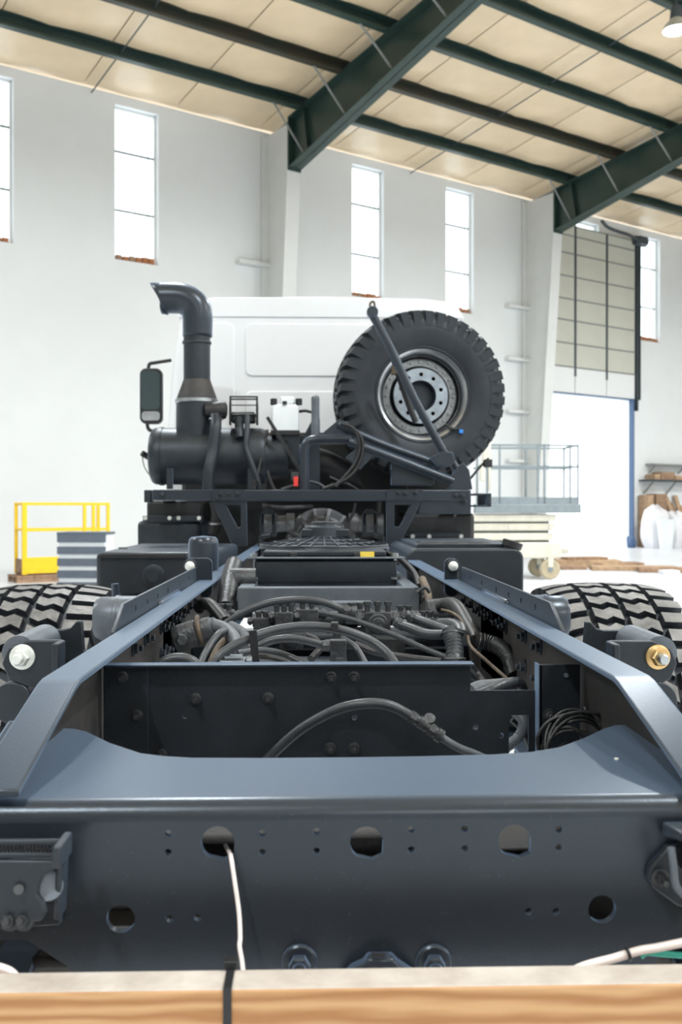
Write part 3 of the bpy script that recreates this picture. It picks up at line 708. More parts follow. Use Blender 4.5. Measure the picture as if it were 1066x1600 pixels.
# grey block at the lip
c = P(365, 1032, 1.92)
mb = MB(); mb.box(P(343, 1037, 1.90), P(385, 1026, 1.96)); mb.box(P(350, 1028, 1.91), P(380, 1022, 1.95)); mb.cyl(P(385, 1032, 1.93), P(394, 1032, 1.93), .008, 10)
mb.build('junction_block', 'silver_blue', tk, .004)
MB().bar(P(395, 985, 1.94), P(400, 1040, 1.94), .016, .006, (0, 1, 0)).build('hose_clamp', 'hose_black', tk)
MB().box(P(517, 983, 1.985), P(529, 973, 1.96)).build('hose_clamp', 'hose_black', tk, .002)
def valve(px, py, Y, w_, h, flip=1, round_=True, top=3):
    c = P(px, py, Y); k = Y/FPX; W, Hh = w_*k, h*k
    mb = MB()
    mb.box(c + Vector((-W*.32, -.02, -Hh*.5)), c + Vector((W*.32, .03, Hh*.28)))
    if round_:
        mb.cyl(c + Vector((0, -.035, -Hh*.1)), c + Vector((0, .02, -Hh*.1)), Hh*.34, 20)
        mb.cyl(c + Vector((0, -.040, -Hh*.1)), c + Vector((0, -.03, -Hh*.1)), Hh*.22, 20)
    v = mb.build('valve', 'casting', tk, .003)
    mb = MB(); mb.cyl(c + Vector((-W*.55, 0, Hh*.05)), c + Vector((W*.55, 0, Hh*.05)), Hh*.16, 14)
    for e in (-1, 1): mb.cyl(c + Vector((e*W*.40, 0, Hh*.05)), c + Vector((e*W*.50, 0, Hh*.05)), Hh*.24, 6)
    mb.build('port', 'casting', v)
    for i in range(top):
        x = (i-(top-1)/2)*W*.26
        mb = MB(); mb.cyl(c + Vector((x, -.005, Hh*.2)), c + Vector((x, -.005, Hh*.56)), .0075*Y/2.6, 10); mb.cyl(c + Vector((x, -.005, Hh*.5)), c + Vector((x, -.005, Hh*.62)), .0105*Y/2.6, 6)
        mb.build('cap_screw', 'casting', v)
    return v
valve(444, 966, 2.60, 44, 38, 1, False); valve(480, 962, 2.62, 56, 40, 1, False, 2); valve(590, 968, 2.60, 62, 46); valve(556, 960, 2.72, 52, 30, 1, False, 2)
valve(410, 972, 2.62, 42, 28, 1, False, 2); valve(632, 962, 2.75, 50, 26, 1, True, 2); valve(352, 962, 2.9, 44, 30, 1, True, 2); valve(666, 972, 2.7, 40, 28, 1, False, 2)
valve(455, 1000, 2.7, 60, 28, 1, True, 0); valve(610, 1005, 2.7, 70, 30, 1, False, 0); valve(540, 985, 2.75, 60, 26, 1, True, 0)
MB().cyl(P(395, 968, 2.75), P(655, 966, 2.75), .022, 16).build('manifold_tube', 'casting', tk)
MB().cyl(P(330, 1000, 2.95), P(705, 996, 2.95), .035, 18).build('cross_tube', 'paint_matte', tk)
MB().box(P(480, 946, 2.95), P(580, 938, 3.0)).build('cover_strip', 'paint_grey', tk, .004)
# steering gear housing on the left
mb = MB(); c = P(290, 992, 2.3)
mb.cyl(P(272, 1000, 2.3), P(310, 988, 2.3), .033, 20); mb.cyl(P(300, 990, 2.3), P(332, 982, 2.3), .030, 20); mb.box(P(268, 1012, 2.28), P(300, 985, 2.4)); mb.cyl(P(284, 1000, 2.28), P(284, 1000, 2.25), .016, 6)
g = mb.build('gear_housing', 'casting', tk, .004)
MB().ring(P(313, 985, 2.3), .033, .006, P(332, 982, 2.3)-P(300, 990, 2.3), 24, 8).build('seal_ring', 'casting_brown', g)
MB().cyl(P(318, 983, 2.3), P(336, 978, 2.29), .022, 18).build('hose_neck', 'conduit', g)
# right-hand hoses
hose('braided_hose', [(626, 976, 2.42), (645, 983, 2.38), (668, 991, 2.34), (700, 992, 2.30)], .0128, 'hose', tk, .05, 12, .008)
hose('braided_hose', [(648, 966, 2.5), (672, 975, 2.45), (700, 985, 2.4), (718, 990, 2.35)], .0128, 'hose', tk, .05, 12, .008)
fitting(P(616, 971, 2.42), P(632, 978, 2.42), .013); fitting(P(634, 960, 2.5), P(655, 968, 2.5), .013)
hose('corrugated_hose', [(690, 978, 2.5), (706, 978, 2.45), (718, 984, 2.4), (722, 996, 2.35)], .021, 'hose', tk, .06)
hose('corrugated_hose', [(703, 988, 2.22), (708, 1000, 2.2), (711, 1018, 2.18), (711, 1045, 2.15)], .0215, 'hose', tk, .09, 14, .010)
mb = MB(); mb.ring(P(706, 992, 2.22), .026, .0035, (0, .45, 1), 24, 8); mb.ring(P(711, 1030, 2.16), .024, .003, (0, .2, 1), 24, 8); mb.build('hose_clamp', 'steel_dark', tk)
hose('elbow_hose', [(690, 948, 2.75), (704, 944, 2.7), (716, 952, 2.6), (730, 975, 2.5), (745, 1002, 2.4)], .0205, 'hose_black')
hose('elbow_hose', [(740, 1000, 2.4), (762, 1004, 2.4), (782, 1012, 2.38), (797, 1030, 2.35), (806, 1058, 2.3)], .0215, 'hose_black', tk, .07, 14, .009)
MB().ring(P(748, 1003, 2.4), .022, .003, (1, 0, -.3), 24, 8).build('hose_clamp', 'steel_dark', tk)
hose('cable', [(690, 953, 2.5), (705, 957, 2.48), (720, 968, 2.42), (730, 990, 2.36), (736, 1010, 2.3), (760, 1032, 2.2), (794, 1062, 2.05)], .0042, 'casting_brown')
hose('conduit', [(738, 1082, 1.85), (752, 1076, 1.86), (772, 1074, 1.88), (790, 1072, 1.9)], .0165, 'conduit')
hose('hose', [(745, 1088, 1.82), (770, 1078, 1.82), (795, 1068, 1.84), (812, 1068, 1.86), (818, 1082, 1.88)], .0110, 'hose')
hose('hose', [(735, 1040, 2.1), (748, 1055, 2.1), (765, 1078, 2.05)], .008, 'hose_black')
hose('hose', [(660, 905, 3.2), (668, 925, 3.1), (672, 950, 3.0)], .013, 'casting_brown'); hose('cable', [(652, 926, 3.0), (664, 918, 3.0), (672, 926, 3.0)], .006, 'casting')
MB().cyl(P(668, 960, 2.9), P(706, 956, 2.9), .045, 24).build('air_cylinder', 'casting', tk, .004)
for k in range(5):
    hose('air_hose', [(618 + 7*k, 868 + 7*k, 3.9), (634 + 6*k, 880 + 8*k, 3.7), (648 + 4*k, 896 + 8*k, 3.5), (655, 916 + 6*k, 3.3)], .010, 'hose_black')
# curved duct on the left inside the rail
hose('duct', [(366, 882, 3.5), (360, 902, 3.4), (356, 925, 3.3), (352, 952, 3.2)], .033, 'casting', tk, .08, 14, .02)
MB().cyl(P(360, 905, 3.4), P(400, 905, 3.4), .04, 18).build('cross_duct', 'casting', tk)
# ---- driveline below
mb = MB(); mb.cyl((-.80, 3.67, .62), (.80, 3.67, .62), .10, 20); mb.lathe([(-.24,.10),(-.15,.21),(0,.25),(.15,.21),(.24,.10)], Matrix.Translation((0,3.67,.64)) @ Matrix.Rotation(PI/2,4,'Y'), 24)
mb.build('rear_axle', 'paint_matte', tk)
mb = MB(); mb.cyl((0, 3.5, .70), (0, 2.75, .86), .055, 16); mb.cyl((0, 3.9, .66), (0, 6.1, .85), .055, 16); mb.build('drive_shaft', 'paint_matte', tk)
mb = MB(); mb.box((-.26, 2.35, .55), (.04, 2.9, .98)); mb.box((-.42, 2.6, .50), (-.28, 3.3, .92)); mb.box((.16, 2.35, .60), (.40, 2.95, .96)); mb.build('transfer_case', 'paint_matte', tk, .04)
for y in (2.25, 3.05, 4.5):
    MB().box((-.44, y-.04, .91), (.44, y+.04, .99)).build('inner_crossmember', 'paint_matte', tk, .005)

# ---- cooler with fan lying between the rails
c0, c1 = P(371, 918, 3.2), P(655, 957, 3.2)
mb = MB(); xa, xb = c0.x, c1.x; za, zb = c1.z, c0.z; ya, yb = 3.2, 3.98
for q in ((xa, ya, xb, ya+.05), (xa, yb-.05, xb, yb), (xa, ya+.05, xa+.05, yb-.05), (xb-.05, ya+.05, xb, yb-.05)):
    mb.box((q[0], q[1], za), (q[2], q[3], zb))
cf = mb.build('cooler_frame', 'paint_grey', tk, .004)
mb = MB(); ra, rbx = P(400, 0, 3.50).x, P(620, 0, 3.50).x; rz0, rz1 = P(0, 915, 3.5).z, P(0, 874, 3.5).z
prof = [(3.50+.012, rz0), (3.50, rz0+.012), (3.496, (rz0+rz1)/2), (3.50, rz1-.012), (3.512, rz1), (4.10, rz1), (4.10, rz0)]
mb.prism(prof, ra, rbx, YZ(0)); rad = mb.build('radiator', 'paint_matte', tk, .003)
MB().box((ra-.03, 3.49, rz1), (rbx+.03, 3.53, rz1+.006)).build('radiator_bracket', 'paint_grey', rad, .002)
for px in (397, 617):
    mb = MB(); p = P(px, 905, 3.51); q = P(px, 866, 3.51); mb.cyl(p, q, .006, 10); mb.cyl(q - Vector((0,0,.010)), q + Vector((0,0,.004)), .013, 6); mb.cyl(p, p + Vector((0,0,.008)), .02, 14)
    mb.build('stud', 'steel', rad)
sx0, sx1 = P(411, 0, 3.53).x, P(604, 0, 3.53).x; sz = rz1 + .006; st = P(0, 861, 3.55).z
sh_ = MB().box((sx0, 3.535, sz), (sx1, 4.09, st)).build('fan_shroud', 'paint_matte', rad, .006)
cx_, cy_ = (sx0+sx1)/2, 3.81
MB().lathe([(.0,.262),(.010,.258),(.038,.10),(.038,.0001)], Matrix.Translation((cx_, cy_, st)), 48, False).build('fan_cone', 'paint_matte', sh_)
mb = MB()
for k in range(28):
    a = 2*PI*k/28; d = Vector((math.cos(a), math.sin(a), 0)); c = Vector((cx_, cy_, st))
    mb.bar(c + d*.07 + Vector((0,0,.045)), c + d*.255 + Vector((0,0,.012)), .006, .008)
for R_ in (.255, .20, .14): mb.ring((cx_, cy_, st + .012 + (.255-R_)*.18), R_, .005, (0,0,1), 40, 6)
mb.build('fan_guard', 'paint_matte', sh_)
mb = MB(); T = Matrix.Translation((cx_, cy_, st)); mb.lathe([(0,.10),(.04,.095),(.045,.075),(.085,.07),(.09,.05),(.105,.05)], T, 28); mb.bar((cx_-.09, cy_-.03, st+.06), (cx_+.10, cy_-.03, st+.06), .05, .03); mb.build('fan_motor', 'paint_matte', sh_, .003)
for px in (459, 558): MB().box(P(px-5, 874, 3.53), P(px+5, 864, 3.52)).build('clip', 'black', sh_, .002)
MB().box(P(563, 870, 3.533), P(585, 862, 3.530)).build('warning_label', 'label_yellow', sh_)
mb = MB()
for k in range(6): mb.tube([P(590+3*k, 856+2*k, 3.9), P(600+3*k, 860+3*k, 3.75), P(612+2*k, 866+3*k, 3.6)], .006, 7)
mb.build('fan_wiring', 'hose_black', sh_)

# ---- gearbox end with ribbed bell housing
yg = 6.35
cg = P(503, 852, yg); T = Matrix.Translation(cg) @ Matrix.Rotation(PI/2, 4, 'X')
mb = MB(); mb.lathe([(-.30,.25),(-.02,.25),(.0,.235),(.0,.20),(.05,.17),(.06,.12),(.10,.11),(.10,.0001)], T, 40, False); mb.ring(cg + Vector((0,-.01,0)), .185, .014, (0,1,0), 40, 8)
gb = mb.build('bell_housing', 'aluminium', tk)
for a in (25, 52, 78, 102, 128, 155):
    d = Vector((math.cos(math.radians(a)), 0, math.sin(math.radians(a))))
    MB().bar(cg + d*.12 + Vector((0,-.07,0)), cg + d*.245 + Vector((0,-.02,0)), .022, .03, (0,1,0)).build('rib', 'aluminium', gb)
for sx in (-1, 1):
    mb = MB(); a = P(503 + sx*42, 817, yg); b_ = P(503 + sx*84, 820, yg); mb.cyl(a, b_, .055, 20); mb.cyl(b_ - Vector((sx*.06,0,0)), b_ + Vector((sx*.05,0,0)), .075, 20); mb.cyl(a, a + Vector((sx*.06, 0, 0)), .065, 20)
    mb.build('gearbox_arm', 'aluminium', gb, .005)
    p = P(503 + sx*(84 if sx < 0 else 75), 817, 6.15); x0, x1 = p.x-.05, p.x+.05
    plate('bracket_loop', [(x0,p.z-.09),(x1,p.z-.09),(x1,p.z+.06),(x1-.03,p.z+.09),(x0+.03,p.z+.09),(x0,p.z+.06)], [[(x0+.025,p.z-.06),(x1-.025,p.z-.06),(x1-.025,p.z+.055),(x0+.025,p.z+.055)]], .03, XZ(6.15), 'paint_matte', tk, .004)
    px = 503 + sx*93
    MB().tube([P(px-sx*12, 836, 6.12), P(px, 838, 6.12), P(px+sx*2, 846, 6.12), P(px+sx*2, 872, 6.12)], .016, 8).build('bracket_rod', 'paint_matte', tk)
MB().tube([P(410, 790, 6.2), P(440, 793, 6.2), P(490, 791, 6.2)], .014, 8).build('pipe', 'casting', tk)
MB().tube([P(545, 815, 6.2), P(553, 800, 6.2), P(556, 786, 6.2)], .010, 8).build('pipe', 'casting', tk)
MB().box((-.45, 6.9, .75), (.45, 8.2, 1.75)).build('engine_block', 'black', tk, .05)
MB().box((-1.02, 6.92, .85), (1.0, 7.16, 1.98)).build('gap_filler', 'black', tk, .03)  # black panel added to keep the gaps below the cab dark

# ---- rack carrying the spare wheel and the air cleaner
yr = 5.9
def K(px, py, Y=yr): p = P(px, py, Y); return (p.x, p.z)
rk = MB().box((K(238,0)[0], yr, K(0,782)[1]), (K(735,0)[0], yr+.09, K(0,765)[1])).build('rack_beam', 'paint', tk, .006)
MB().box((K(238,0)[0], 6.75, K(0,782)[1]), (K(735,0)[0], 6.84, K(0,765)[1])).build('rack_beam', 'paint_matte', tk, .006)
for x in (K(245,0)[0], K(372,0)[0], K(617,0)[0], K(725,0)[0]): MB().box((x-.04, yr+.09, K(0,780)[1]), (x+.04, 6.75, K(0,767)[1])).build('rack_tie', 'paint_matte', rk)
legL = [K(330,781), K(385,781), K(386,853), K(363,853)]
plate('rack_leg', legL, [[K(352,789), K(376,789), K(376,823), K(371,825)]], .03, XZ(yr+.03), 'paint', tk, .003)
legR = [K(604,781), K(660,781), K(622,857), K(605,857)]
plate('rack_leg', legR, [[K(617,789), K(642,789), K(625,823), K(617,823)]], .03, XZ(yr+.03), 'paint', tk, .003)
MB().prism([K(604,765), K(662,765), K(658,781), K(606,781)], .001, .012, XZ(yr)).build('gusset', 'paint', rk, .002)
MB().prism([K(700,763), K(737,766), K(737,803), K(655,803), K(660,781), K(700,781)], -.04, -.02, XZ(yr)).build('gusset', 'paint', rk, .002)
MB().prism([K(332,765), K(384,765), K(384,782), K(334,782)], .001, .010, XZ(yr)).build('gusset', 'paint', rk, .002)
MB().box(P(225, 785, 6.0), P(240, 766, 6.1)).build('rack_end', 'paint_matte', rk, .005)
for px, py in ((622,770),(633,771),(649,770),(345,772),(358,772),(372,772),(255,773),(340,778),(712,774),(722,774)): place('bolt', BOLT_BIG, (*K(px,py)[:1], yr-.011, K(px,py)[1]), rk)
place('bolt', BOLT_BIG, P(727, 784, yr-.02), rk)
q0, q1 = P(738, 792, 6.0), P(766, 771, 6.0)
mb = MB(); mb.box((q0.x, 5.95, q0.z), (q1.x, 6.3, q0.z+.012)); mb.box((q0.x, 5.95, q1.z-.012), (q1.x, 6.3, q1.z)); mb.box((q1.x-.03, 5.95, q0.z), (q1.x, 6.3, q1.z)); mb.build('rack_outrigger', 'paint', tk, .004)
# mudguards and covers below the rack
MB().box(P(229, 812, 6.35), P(328, 783, 6.75)).build('step_box', 'black', tk, .02)
MB().box(P(214, 875, 6.30), P(330, 812, 6.9)).build('mudguard', 'paint_matte', tk, .03)
MB().box(P(223, 815, 6.28), P(318, 806, 6.30)).build('mudguard_edge', 'paint_matte', tk, .004)
for px in (227, 265, 279, 311): MB().cyl(P(px, 809.5, 6.28), P(px, 809.5, 6.265), .014, 14).build('mudguard_bolt', 'zinc_white', tk)
MB().box(P(632, 870, 6.25), P(722, 800, 6.8)).build('mudguard', 'black', tk, .03)
MB().box(P(634, 838, 6.22), P(722, 832, 6.24)).build('mudguard_edge', 'paint_matte', tk, .004)
for px in (645, 671, 721): MB().cyl(P(px, 838, 6.22), P(px, 838, 6.205), .014, 14).build('mudguard_bolt', 'zinc_white', tk)
MB().prism([K(655,781,6.3), K(690,781,6.3), K(655,832,6.3), K(640,832,6.3)], 0, .03, XZ(6.3)).build('stay', 'paint_matte', tk, .004)
MB().tube([P(335, 784, 6.2), P(338, 800, 6.2), P(337, 818, 6.2), P(333, 835, 6.2)], .035, 14).build('hose', 'hose_black', tk)
MB().ring(P(337, 818, 6.2), .036, .008, (0,0,1), 24, 8).build('hose_clamp', 'steel', tk)

# ---- boxes beside the rails
bx = MB().box(P(149, 935, 4.5), P(372, 849, 5.6)).build('storage_box', 'paint_matte', tk, .025, True, 3)
f0 = P(150, 880, 4.5)
MB().box((P(150,0,4.5).x+.02, 4.485, P(0,872,4.5).z), (P(290,0,4.5).x, 4.5, P(0,866,4.5).z)).build('lid_seam', 'black', bx)
T = Matrix.Translation(P(240, 900, 4.5)) @ Matrix.Rotation(PI/2, 4, 'X')
MB().lathe([(0,.055),(.008,.055),(.012,.045),(.012,.03),(.02,.028)], T, 28).build('filler_cap', 'paint_matte', bx)
for px in (192, 288): MB().box(P(px-7, 858, 4.49), P(px+7, 855, 4.5)).build('lid_catch', 'paint_grey', bx)
mb = MB(); T = Matrix.Translation(P(318, 893, 3.8)); mb.lathe([(-.05,.06),(.11,.06),(.128,.057),(.138,.048),(.143,.0001)], T, 36, False); mb.build('air_dryer', 'paint', tk)
MB().box(P(296, 910, 3.8), P(340, 893, 3.95)).build('dryer_bracket', 'paint_matte', tk, .004)
bt_ = MB().prism(rrect(P(636,0,4.5).x, P(0,940,4.5).z, P(819,0,4.5).x, P(0,858,4.5).z, .05), -1.1, 0, XZ(4.5)).build('fuel_tank', 'paint_matte', tk, .012, True, 3)
MB().prism(rrect(P(650,0,4.6).x, P(0,862,4.6).z, P(810,0,4.6).x, P(0,851,4.6).z, .02), -.9, 0, XZ(4.6)).build('tank_strap', 'paint_matte', bt_)
mb = MB()
for px, w_ in ((672, 30), (706, 36), (742, 30)): mb.box(P(px-w_/2, 853, 4.7), P(px+w_/2, 845, 4.9))
mb.build('tank_sender', 'black', bt_, .01)
T = Matrix.Translation(P(799, 856, 4.55)) @ Matrix.Rotation(math.radians(18), 4, 'Y'); MB().lathe([(-.03,.035),(.0,.035),(.002,.048),(.03,.05),(.034,.046)], T, 24).build('fuel_cap', 'black', bt_)

# ---- spring hangers and trunnions beside the rear axle
for s in (-1, 1):
    px = 28 if s < 0 else 1036; pin = P(px, 1030, 2.02); pz, pxx = pin.z, pin.x
    def S(a, b): return (s*a, b)
    ax = abs(pxx)
    near = [S(.59, pz-.075), S(.59, pz+.033), S(.60, pz+.035), S(ax-.01, pz+.035), S(ax+.03, pz+.018), S(ax+.045, pz-.015), S(ax+.03, pz-.05), S(ax-.01, pz-.065), S(.62, pz-.07)]
    hb = MB().prism(near, -.008, .008, XZ(2.06)).build('spring_hanger', 'paint_matte', tk, .003)
    MB().prism([S(.588, pz-.075), S(.588, pz+.034), S(.603, pz+.034), S(.603, pz-.075)], 0, .055, XZ(2.06)).build('hanger_flange', 'paint_matte', hb, .003)
    far = [S(.452, pz-.10), S(.452, pz-.03), S(.60, pz-.02), S(.605, pz+.050), S(.618, pz+.050), S(.632, pz+.034), S(.65, pz+.030), S(ax+.03, pz+.030), S(ax+.055, pz+.015), S(ax+.06, pz-.02), S(ax+.03, pz-.06)]
    MB().prism(far, -.008, .008, XZ(2.28)).build('hanger_plate', 'paint_matte', hb, .003)
    MB().cyl((pxx*1.02, 2.07, pz+.006), (pxx*1.02, 2.27, pz+.006), .037, 28).build('spring_eye', 'paint_grey', hb)
    mt = 'zinc_white' if s < 0 else 'zinc_gold'
    T = Matrix.Translation((pxx, 2.052, pz)) @ Matrix.Rotation(PI/2, 4, 'X')
    mb = MB(); mb.lathe([(0,.027),(.006,.027),(.008,.024)], T, 28); mb.lathe([(.006,.019),(.022,.019),(.026,.016)], T, 6)
    nut = mb.build('hanger_bolt', mt, hb); nut['label'] = ('whitish' if s < 0 else 'brass-coloured') + ' hexagonal bolt'
    MB().lathe([(.024,.0115),(.042,.0115),(.045,.009),(.045,.0001)], T, 18, False).build('bolt_end', 'zinc_white' if s < 0 else 'steel', nut)
    mb = MB(); mb.cyl((s*.60, 2.0, pz-.12), (s*.60, 2.3, pz-.12), .05, 24); mb.cyl((s*.70, 2.05, pz-.10), (s*.70, 2.3, pz-.10), .045, 24); mb.build('spring_leaf_eye', 'paint_matte', tk, .003)
    mb = MB()
    for k in range(5): mb.tube([(s*.69, 2.2+.12*k, pz-.09-.03*k), (s*.69, 3.0, pz-.22-.028*k), (s*.69, 3.67, pz-.25-.026*k), (s*.69, 4.4, pz-.22-.028*k), (s*.69, 5.1-.12*k, pz-.09-.03*k)], .013, 4, 4)
    mb.build('leaf_spring', 'paint_matte', tk)
    tr_ = MB(); M = Matrix.Translation((s*.45, 2.62, 1.125)) @ Matrix.Rotation(s*PI/2, 4, 'Y')
    tr_.lathe([(0,.062),(.135,.062),(.137,.064),(.145,.064),(.147,.06),(.185,.06),(.20,.052),(.205,.0001)], M, 32, False)
    tr_.build('trunnion', 'paint_grey' if s < 0 else 'paint', tk)
    MB().box((s*.442, 2.45, .95), (s*.53, 2.8, 1.19)).build('trunnion_bracket', 'paint', tk, .01)
MB().tube([P(181, 945, 3.0), P(181, 925, 3.0), P(180, 912, 3.0)], .012, 8).build('valve_stem', 'paint', tk)

# ---- tyres: carcass and tread blocks, axis along local z
TR = .57
hp = [(.13,.262),(.165,.295),(.192,.35),(.204,.41),(.203,.46),(.192,.495),(.176,.520),(.155,.533),(.08,.543),(0,.545)]
tprof = hp + [(-a, r) for a, r in reversed(hp[:-1])]
I4 = Matrix.Identity(4)
TYRE = MB().lathe(tprof, I4, 96, False).mesh('tyre', 'rubber')
def tread_mesh():
    mb = MB(); nb = 40; edges = [-.205, -.108, 0, .108, .205]
    def rad(w_): return TR - .022*abs(w_/.205)**3
    def zig(t): return (0, .012, -.010, .004)[0] if t == 0 else None
    for c in range(4):
        w0, w1 = edges[c]+(.010 if c else 0), edges[c+1]-(.010 if c < 3 else 0)
        outer = c in (0, 3)
        for k in range(nb):
            a0 = 2*PI*(k + (.5 if c % 2 else 0) + (.15 if c > 1 else 0))/nb
            pitch = 2*PI/nb; h = pitch*.30
            ts = (0, .36, .64, 1)
            zz = (-.14, .10, -.10, .14) if not outer else ((.05, .03, -.02, -.12) if c == 3 else (.12, .02, -.03, -.05))
            up = [(w0+(w1-w0)*t, a0 + h + z*pitch) for t, z in zip(ts, zz)]
            dn = [(w0+(w1-w0)*t, a0 - h + z*pitch) for t, z in zip(ts, zz)]
            ol = dn + up[::-1]; m_ = len(ol)
            T_, Bt = [], []
            wc = (w0+w1)/2
            for w_, a in ol:
                r = rad(w_); T_.append((r*math.cos(a), r*math.sin(a), w_))
                rb = .54
                wb_ = w_ + (.004 if w_ > wc else -.004); ab = a0 + (a-a0)*1.08
                if outer and abs(w_) > .17: rb = .455; wb_ = math.copysign(.206, w_)
                Bt.append((rb*math.cos(ab), rb*math.sin(ab), wb_))
            fs = [(i, i+1, m_-2-i, m_-1-i) for i in range(3)]
            fs = [tuple(f) for f in fs] + [(m_+i, m_+(i+1) % m_, (i+1) % m_, i) for i in range(m_)]
            mb.cur = 0; mb.add(T_+Bt, fs[:3]); mb.cur = 1; mb.add(T_+Bt, fs[3:])
    return mb.mesh('tread', ['tread', 'rubber'], Vector(), False)
TREAD = tread_mesh()
TREADK = TREAD.copy(); TREADK.materials[0] = MAT['rubber']
RIM = MB().lathe([(-.13,.262),(-.15,.285),(-.155,.28),(-.14,.25),(.0,.24),(.03,.18),(.06,.10),(.10,.09),(.10,.0001)], I4, 48, False)
RIM.lathe([(.13,.262),(.15,.285),(.155,.28),(.14,.25),(.0,.24)], I4, 48, False)
RIMM = RIM.mesh('rim', 'paint')
for x, y in ((-1.065, 3.67), (1.065, 3.67), (-1.0, 8.25), (1.0, 8.25)):
    wt = thing('wheel', (x, y, TR-.004), tk); R_ = (0, math.copysign(PI/2, x), 0)
    
    for nm, me in (('tyre', TYRE), ('tread', TREAD)):
        t_ = place(nm, me, (x, y, TR-.004), wt, R_); t_.scale = (1, 1, 1.13)
    place('rim', RIMM, (x, y, TR-.004), wt, R_)

# ---- cab
yc = 7.2
outl = [(-1.17, 1.32), (-1.17, 2.0), (-1.12, 2.62), (-1.075, 2.87), (-1.03, 2.945), (-.95, 2.98), (-.80, 3.0), (-.4, 3.012), (0, 3.015)]
outl = outl + [(-a, b) for a, b in reversed(outl[:-1])]
cab = MB().prism(outl, -1.75, 0, XZ(yc)).build('cab', 'cab_white', tk, .05, True, 4)
zr_ = P(0, 494, yc).z
rf = [(-1.09, zr_), (-1.04, 2.955), (-.95, 2.995), (-.80, 3.016), (0, 3.03)]; rf = rf + [(-a, b) for a, b in reversed(rf[:-1])]
MB().prism(rf, -1.74, .012, XZ(yc)).build('roof_cap', 'cab_white', cab, .008, True, 3)
def emb(name, px0, py0, px1, py1, r, h=.012):
    a, b = P(px0, py1, yc), P(px1, py0, yc)
    return MB().prism(rrect(a.x, a.z, b.x, b.z, r, 6), -.004, h, XZ(yc)).build(name, 'cab_white', cab, .008, True, 3)
emb('pressed_panel', 290, 505, 367, 690, .06); emb('pressed_panel', 384, 507, 640, 588, .05); emb('pressed_panel', 384, 612, 640, 690, .05)
MB().box((-1.02, 7.6, 2.2), (1.02, 8.9, 2.75)).build('cab_interior', 'black', cab)
# mirror
ym = 7.55
mo = thing('mirror', P(235, 618, ym), tk)
a, b = P(218, 662, ym), P(253, 575, ym)
MB().prism(rrect(a.x, a.z, b.x, b.z, .05, 6), -.09, 0, XZ(ym)).build('mirror_housing', 'black', mo, .02, True, 3)
a2, b2_ = P(221, 640, ym), P(250, 580, ym)
MB().prism(rrect(a2.x, a2.z, b2_.x, b2_.z, .035, 6), 0, .006, XZ(ym)).build('mirror_glass', 'mirror', mo)
a2, b2_ = P(222, 657, ym), P(250, 643, ym)
MB().prism(rrect(a2.x, a2.z, b2_.x, b2_.z, .025, 6), 0, .006, XZ(ym)).build('wide_angle_glass', 'steel', mo)
MB().tube([P(232, 577, ym+.05), P(234, 569, ym+.05), P(242, 567, ym+.05), P(268, 563, ym+.05)], .014, 8).build('mirror_arm', 'black', mo)
MB().tube([P(230, 660, ym+.05), P(232, 670, ym+.05), P(240, 674, ym+.05), P(268, 678, ym+.05)], .014, 8).build('mirror_arm', 'black', mo)

# ---- air cleaner and intake stack
ya_ = 6.30; k_ = ya_/FPX
ca = P(240, 713, ya_)
ac = MB(); T = Matrix.Translation((P(237,0,ya_).x, ya_, ca.z)) @ Matrix.Rotation(PI/2, 4, 'Y')
L_ = P(415,0,ya_).x - P(237,0,ya_).x
ac.lathe([(0,.0001),(0,.155),(.012,.178),(.03,.187),(.055,.188),(.057,.194),(.08,.194),(.082,.188),(L_-.03,.188),(L_,.178),(L_,.14),(L_+.03,.132),(L_+.15,.130),(L_+.15,.0001)], T, 44, False)
ac = ac.build('air_cleaner', 'paint_matte', tk)
for px in (272, 395):
    x = P(px,0,ya_).x; mb = MB()
    mb.prism([(x-.02, P(0,765,ya_).z), (x+.02, P(0,765,ya_).z), (x+.02, P(0,733,ya_).z), (x-.02, P(0,733,ya_).z)], .17, .19, XZ(ya_)); mb.build('strap', 'paint', ac)
cs = P(308, 0, ya_).x
S0 = Matrix.Translation((cs, ya_, 0))
def zz(py): return P(0, py, ya_).z
st_ = MB().lathe([(zz(690), .138), (zz(668), .138), (zz(628), .136), (zz(627), .132)], S0, 40, True).build('stack_base', 'paint_matte', ac)
MB().lathe([(zz(630), .137), (zz(629), .143), (zz(624), .143), (zz(623), .132)], S0, 40, False).build('clamp_band', 'steel', ac)
MB().lathe([(zz(625), .135), (zz(620), .130), (zz(595), .092), (zz(593), .090)], S0, 40).build('stack_cone', 'paint_dusty', ac)
MB().lathe([(zz(596), .088), (zz(522), .088)], S0, 36).build('stack_pipe', 'paint_matte', ac)
mb = MB(); mb.lathe([(zz(537), .092), (zz(536), .096), (zz(533), .096), (zz(532), .092)], S0, 36, False); mb.build('hose_clamp', 'steel_dark', ac)
N0 = 24
pth = [(309, 526), (309, 512), (309, 496), (306, 482), (297, 472), (284, 467), (268, 466), (250, 466.5)]
mb = MB(); mb.tube([P(a, b, ya_) for a, b in pth], lambda t: .098 if t < .12 else .098 + .004*t, N0, 5, 0, False)
for i in range(len(mb.v)-N0, len(mb.v)):
    v = mb.v[i]; v.x -= (v.z - zz(466.5))*.53
el = mb.build('stack_elbow', 'paint', ac); sm = el.modifiers.new('wall', 'SOLIDIFY'); sm.thickness = .008; sm.offset = -1
T = Matrix.Translation(P(336, 641, 6.18)) @ Matrix.Rotation(PI/2, 4, 'Y')
mb = MB(); mb.lathe([(-.06,.045),(.0,.052),(.04,.062),(.07,.055),(.08,.03),(.08,.0001)], T, 24, False); mb.build('dust_valve', 'hose_black', ac)
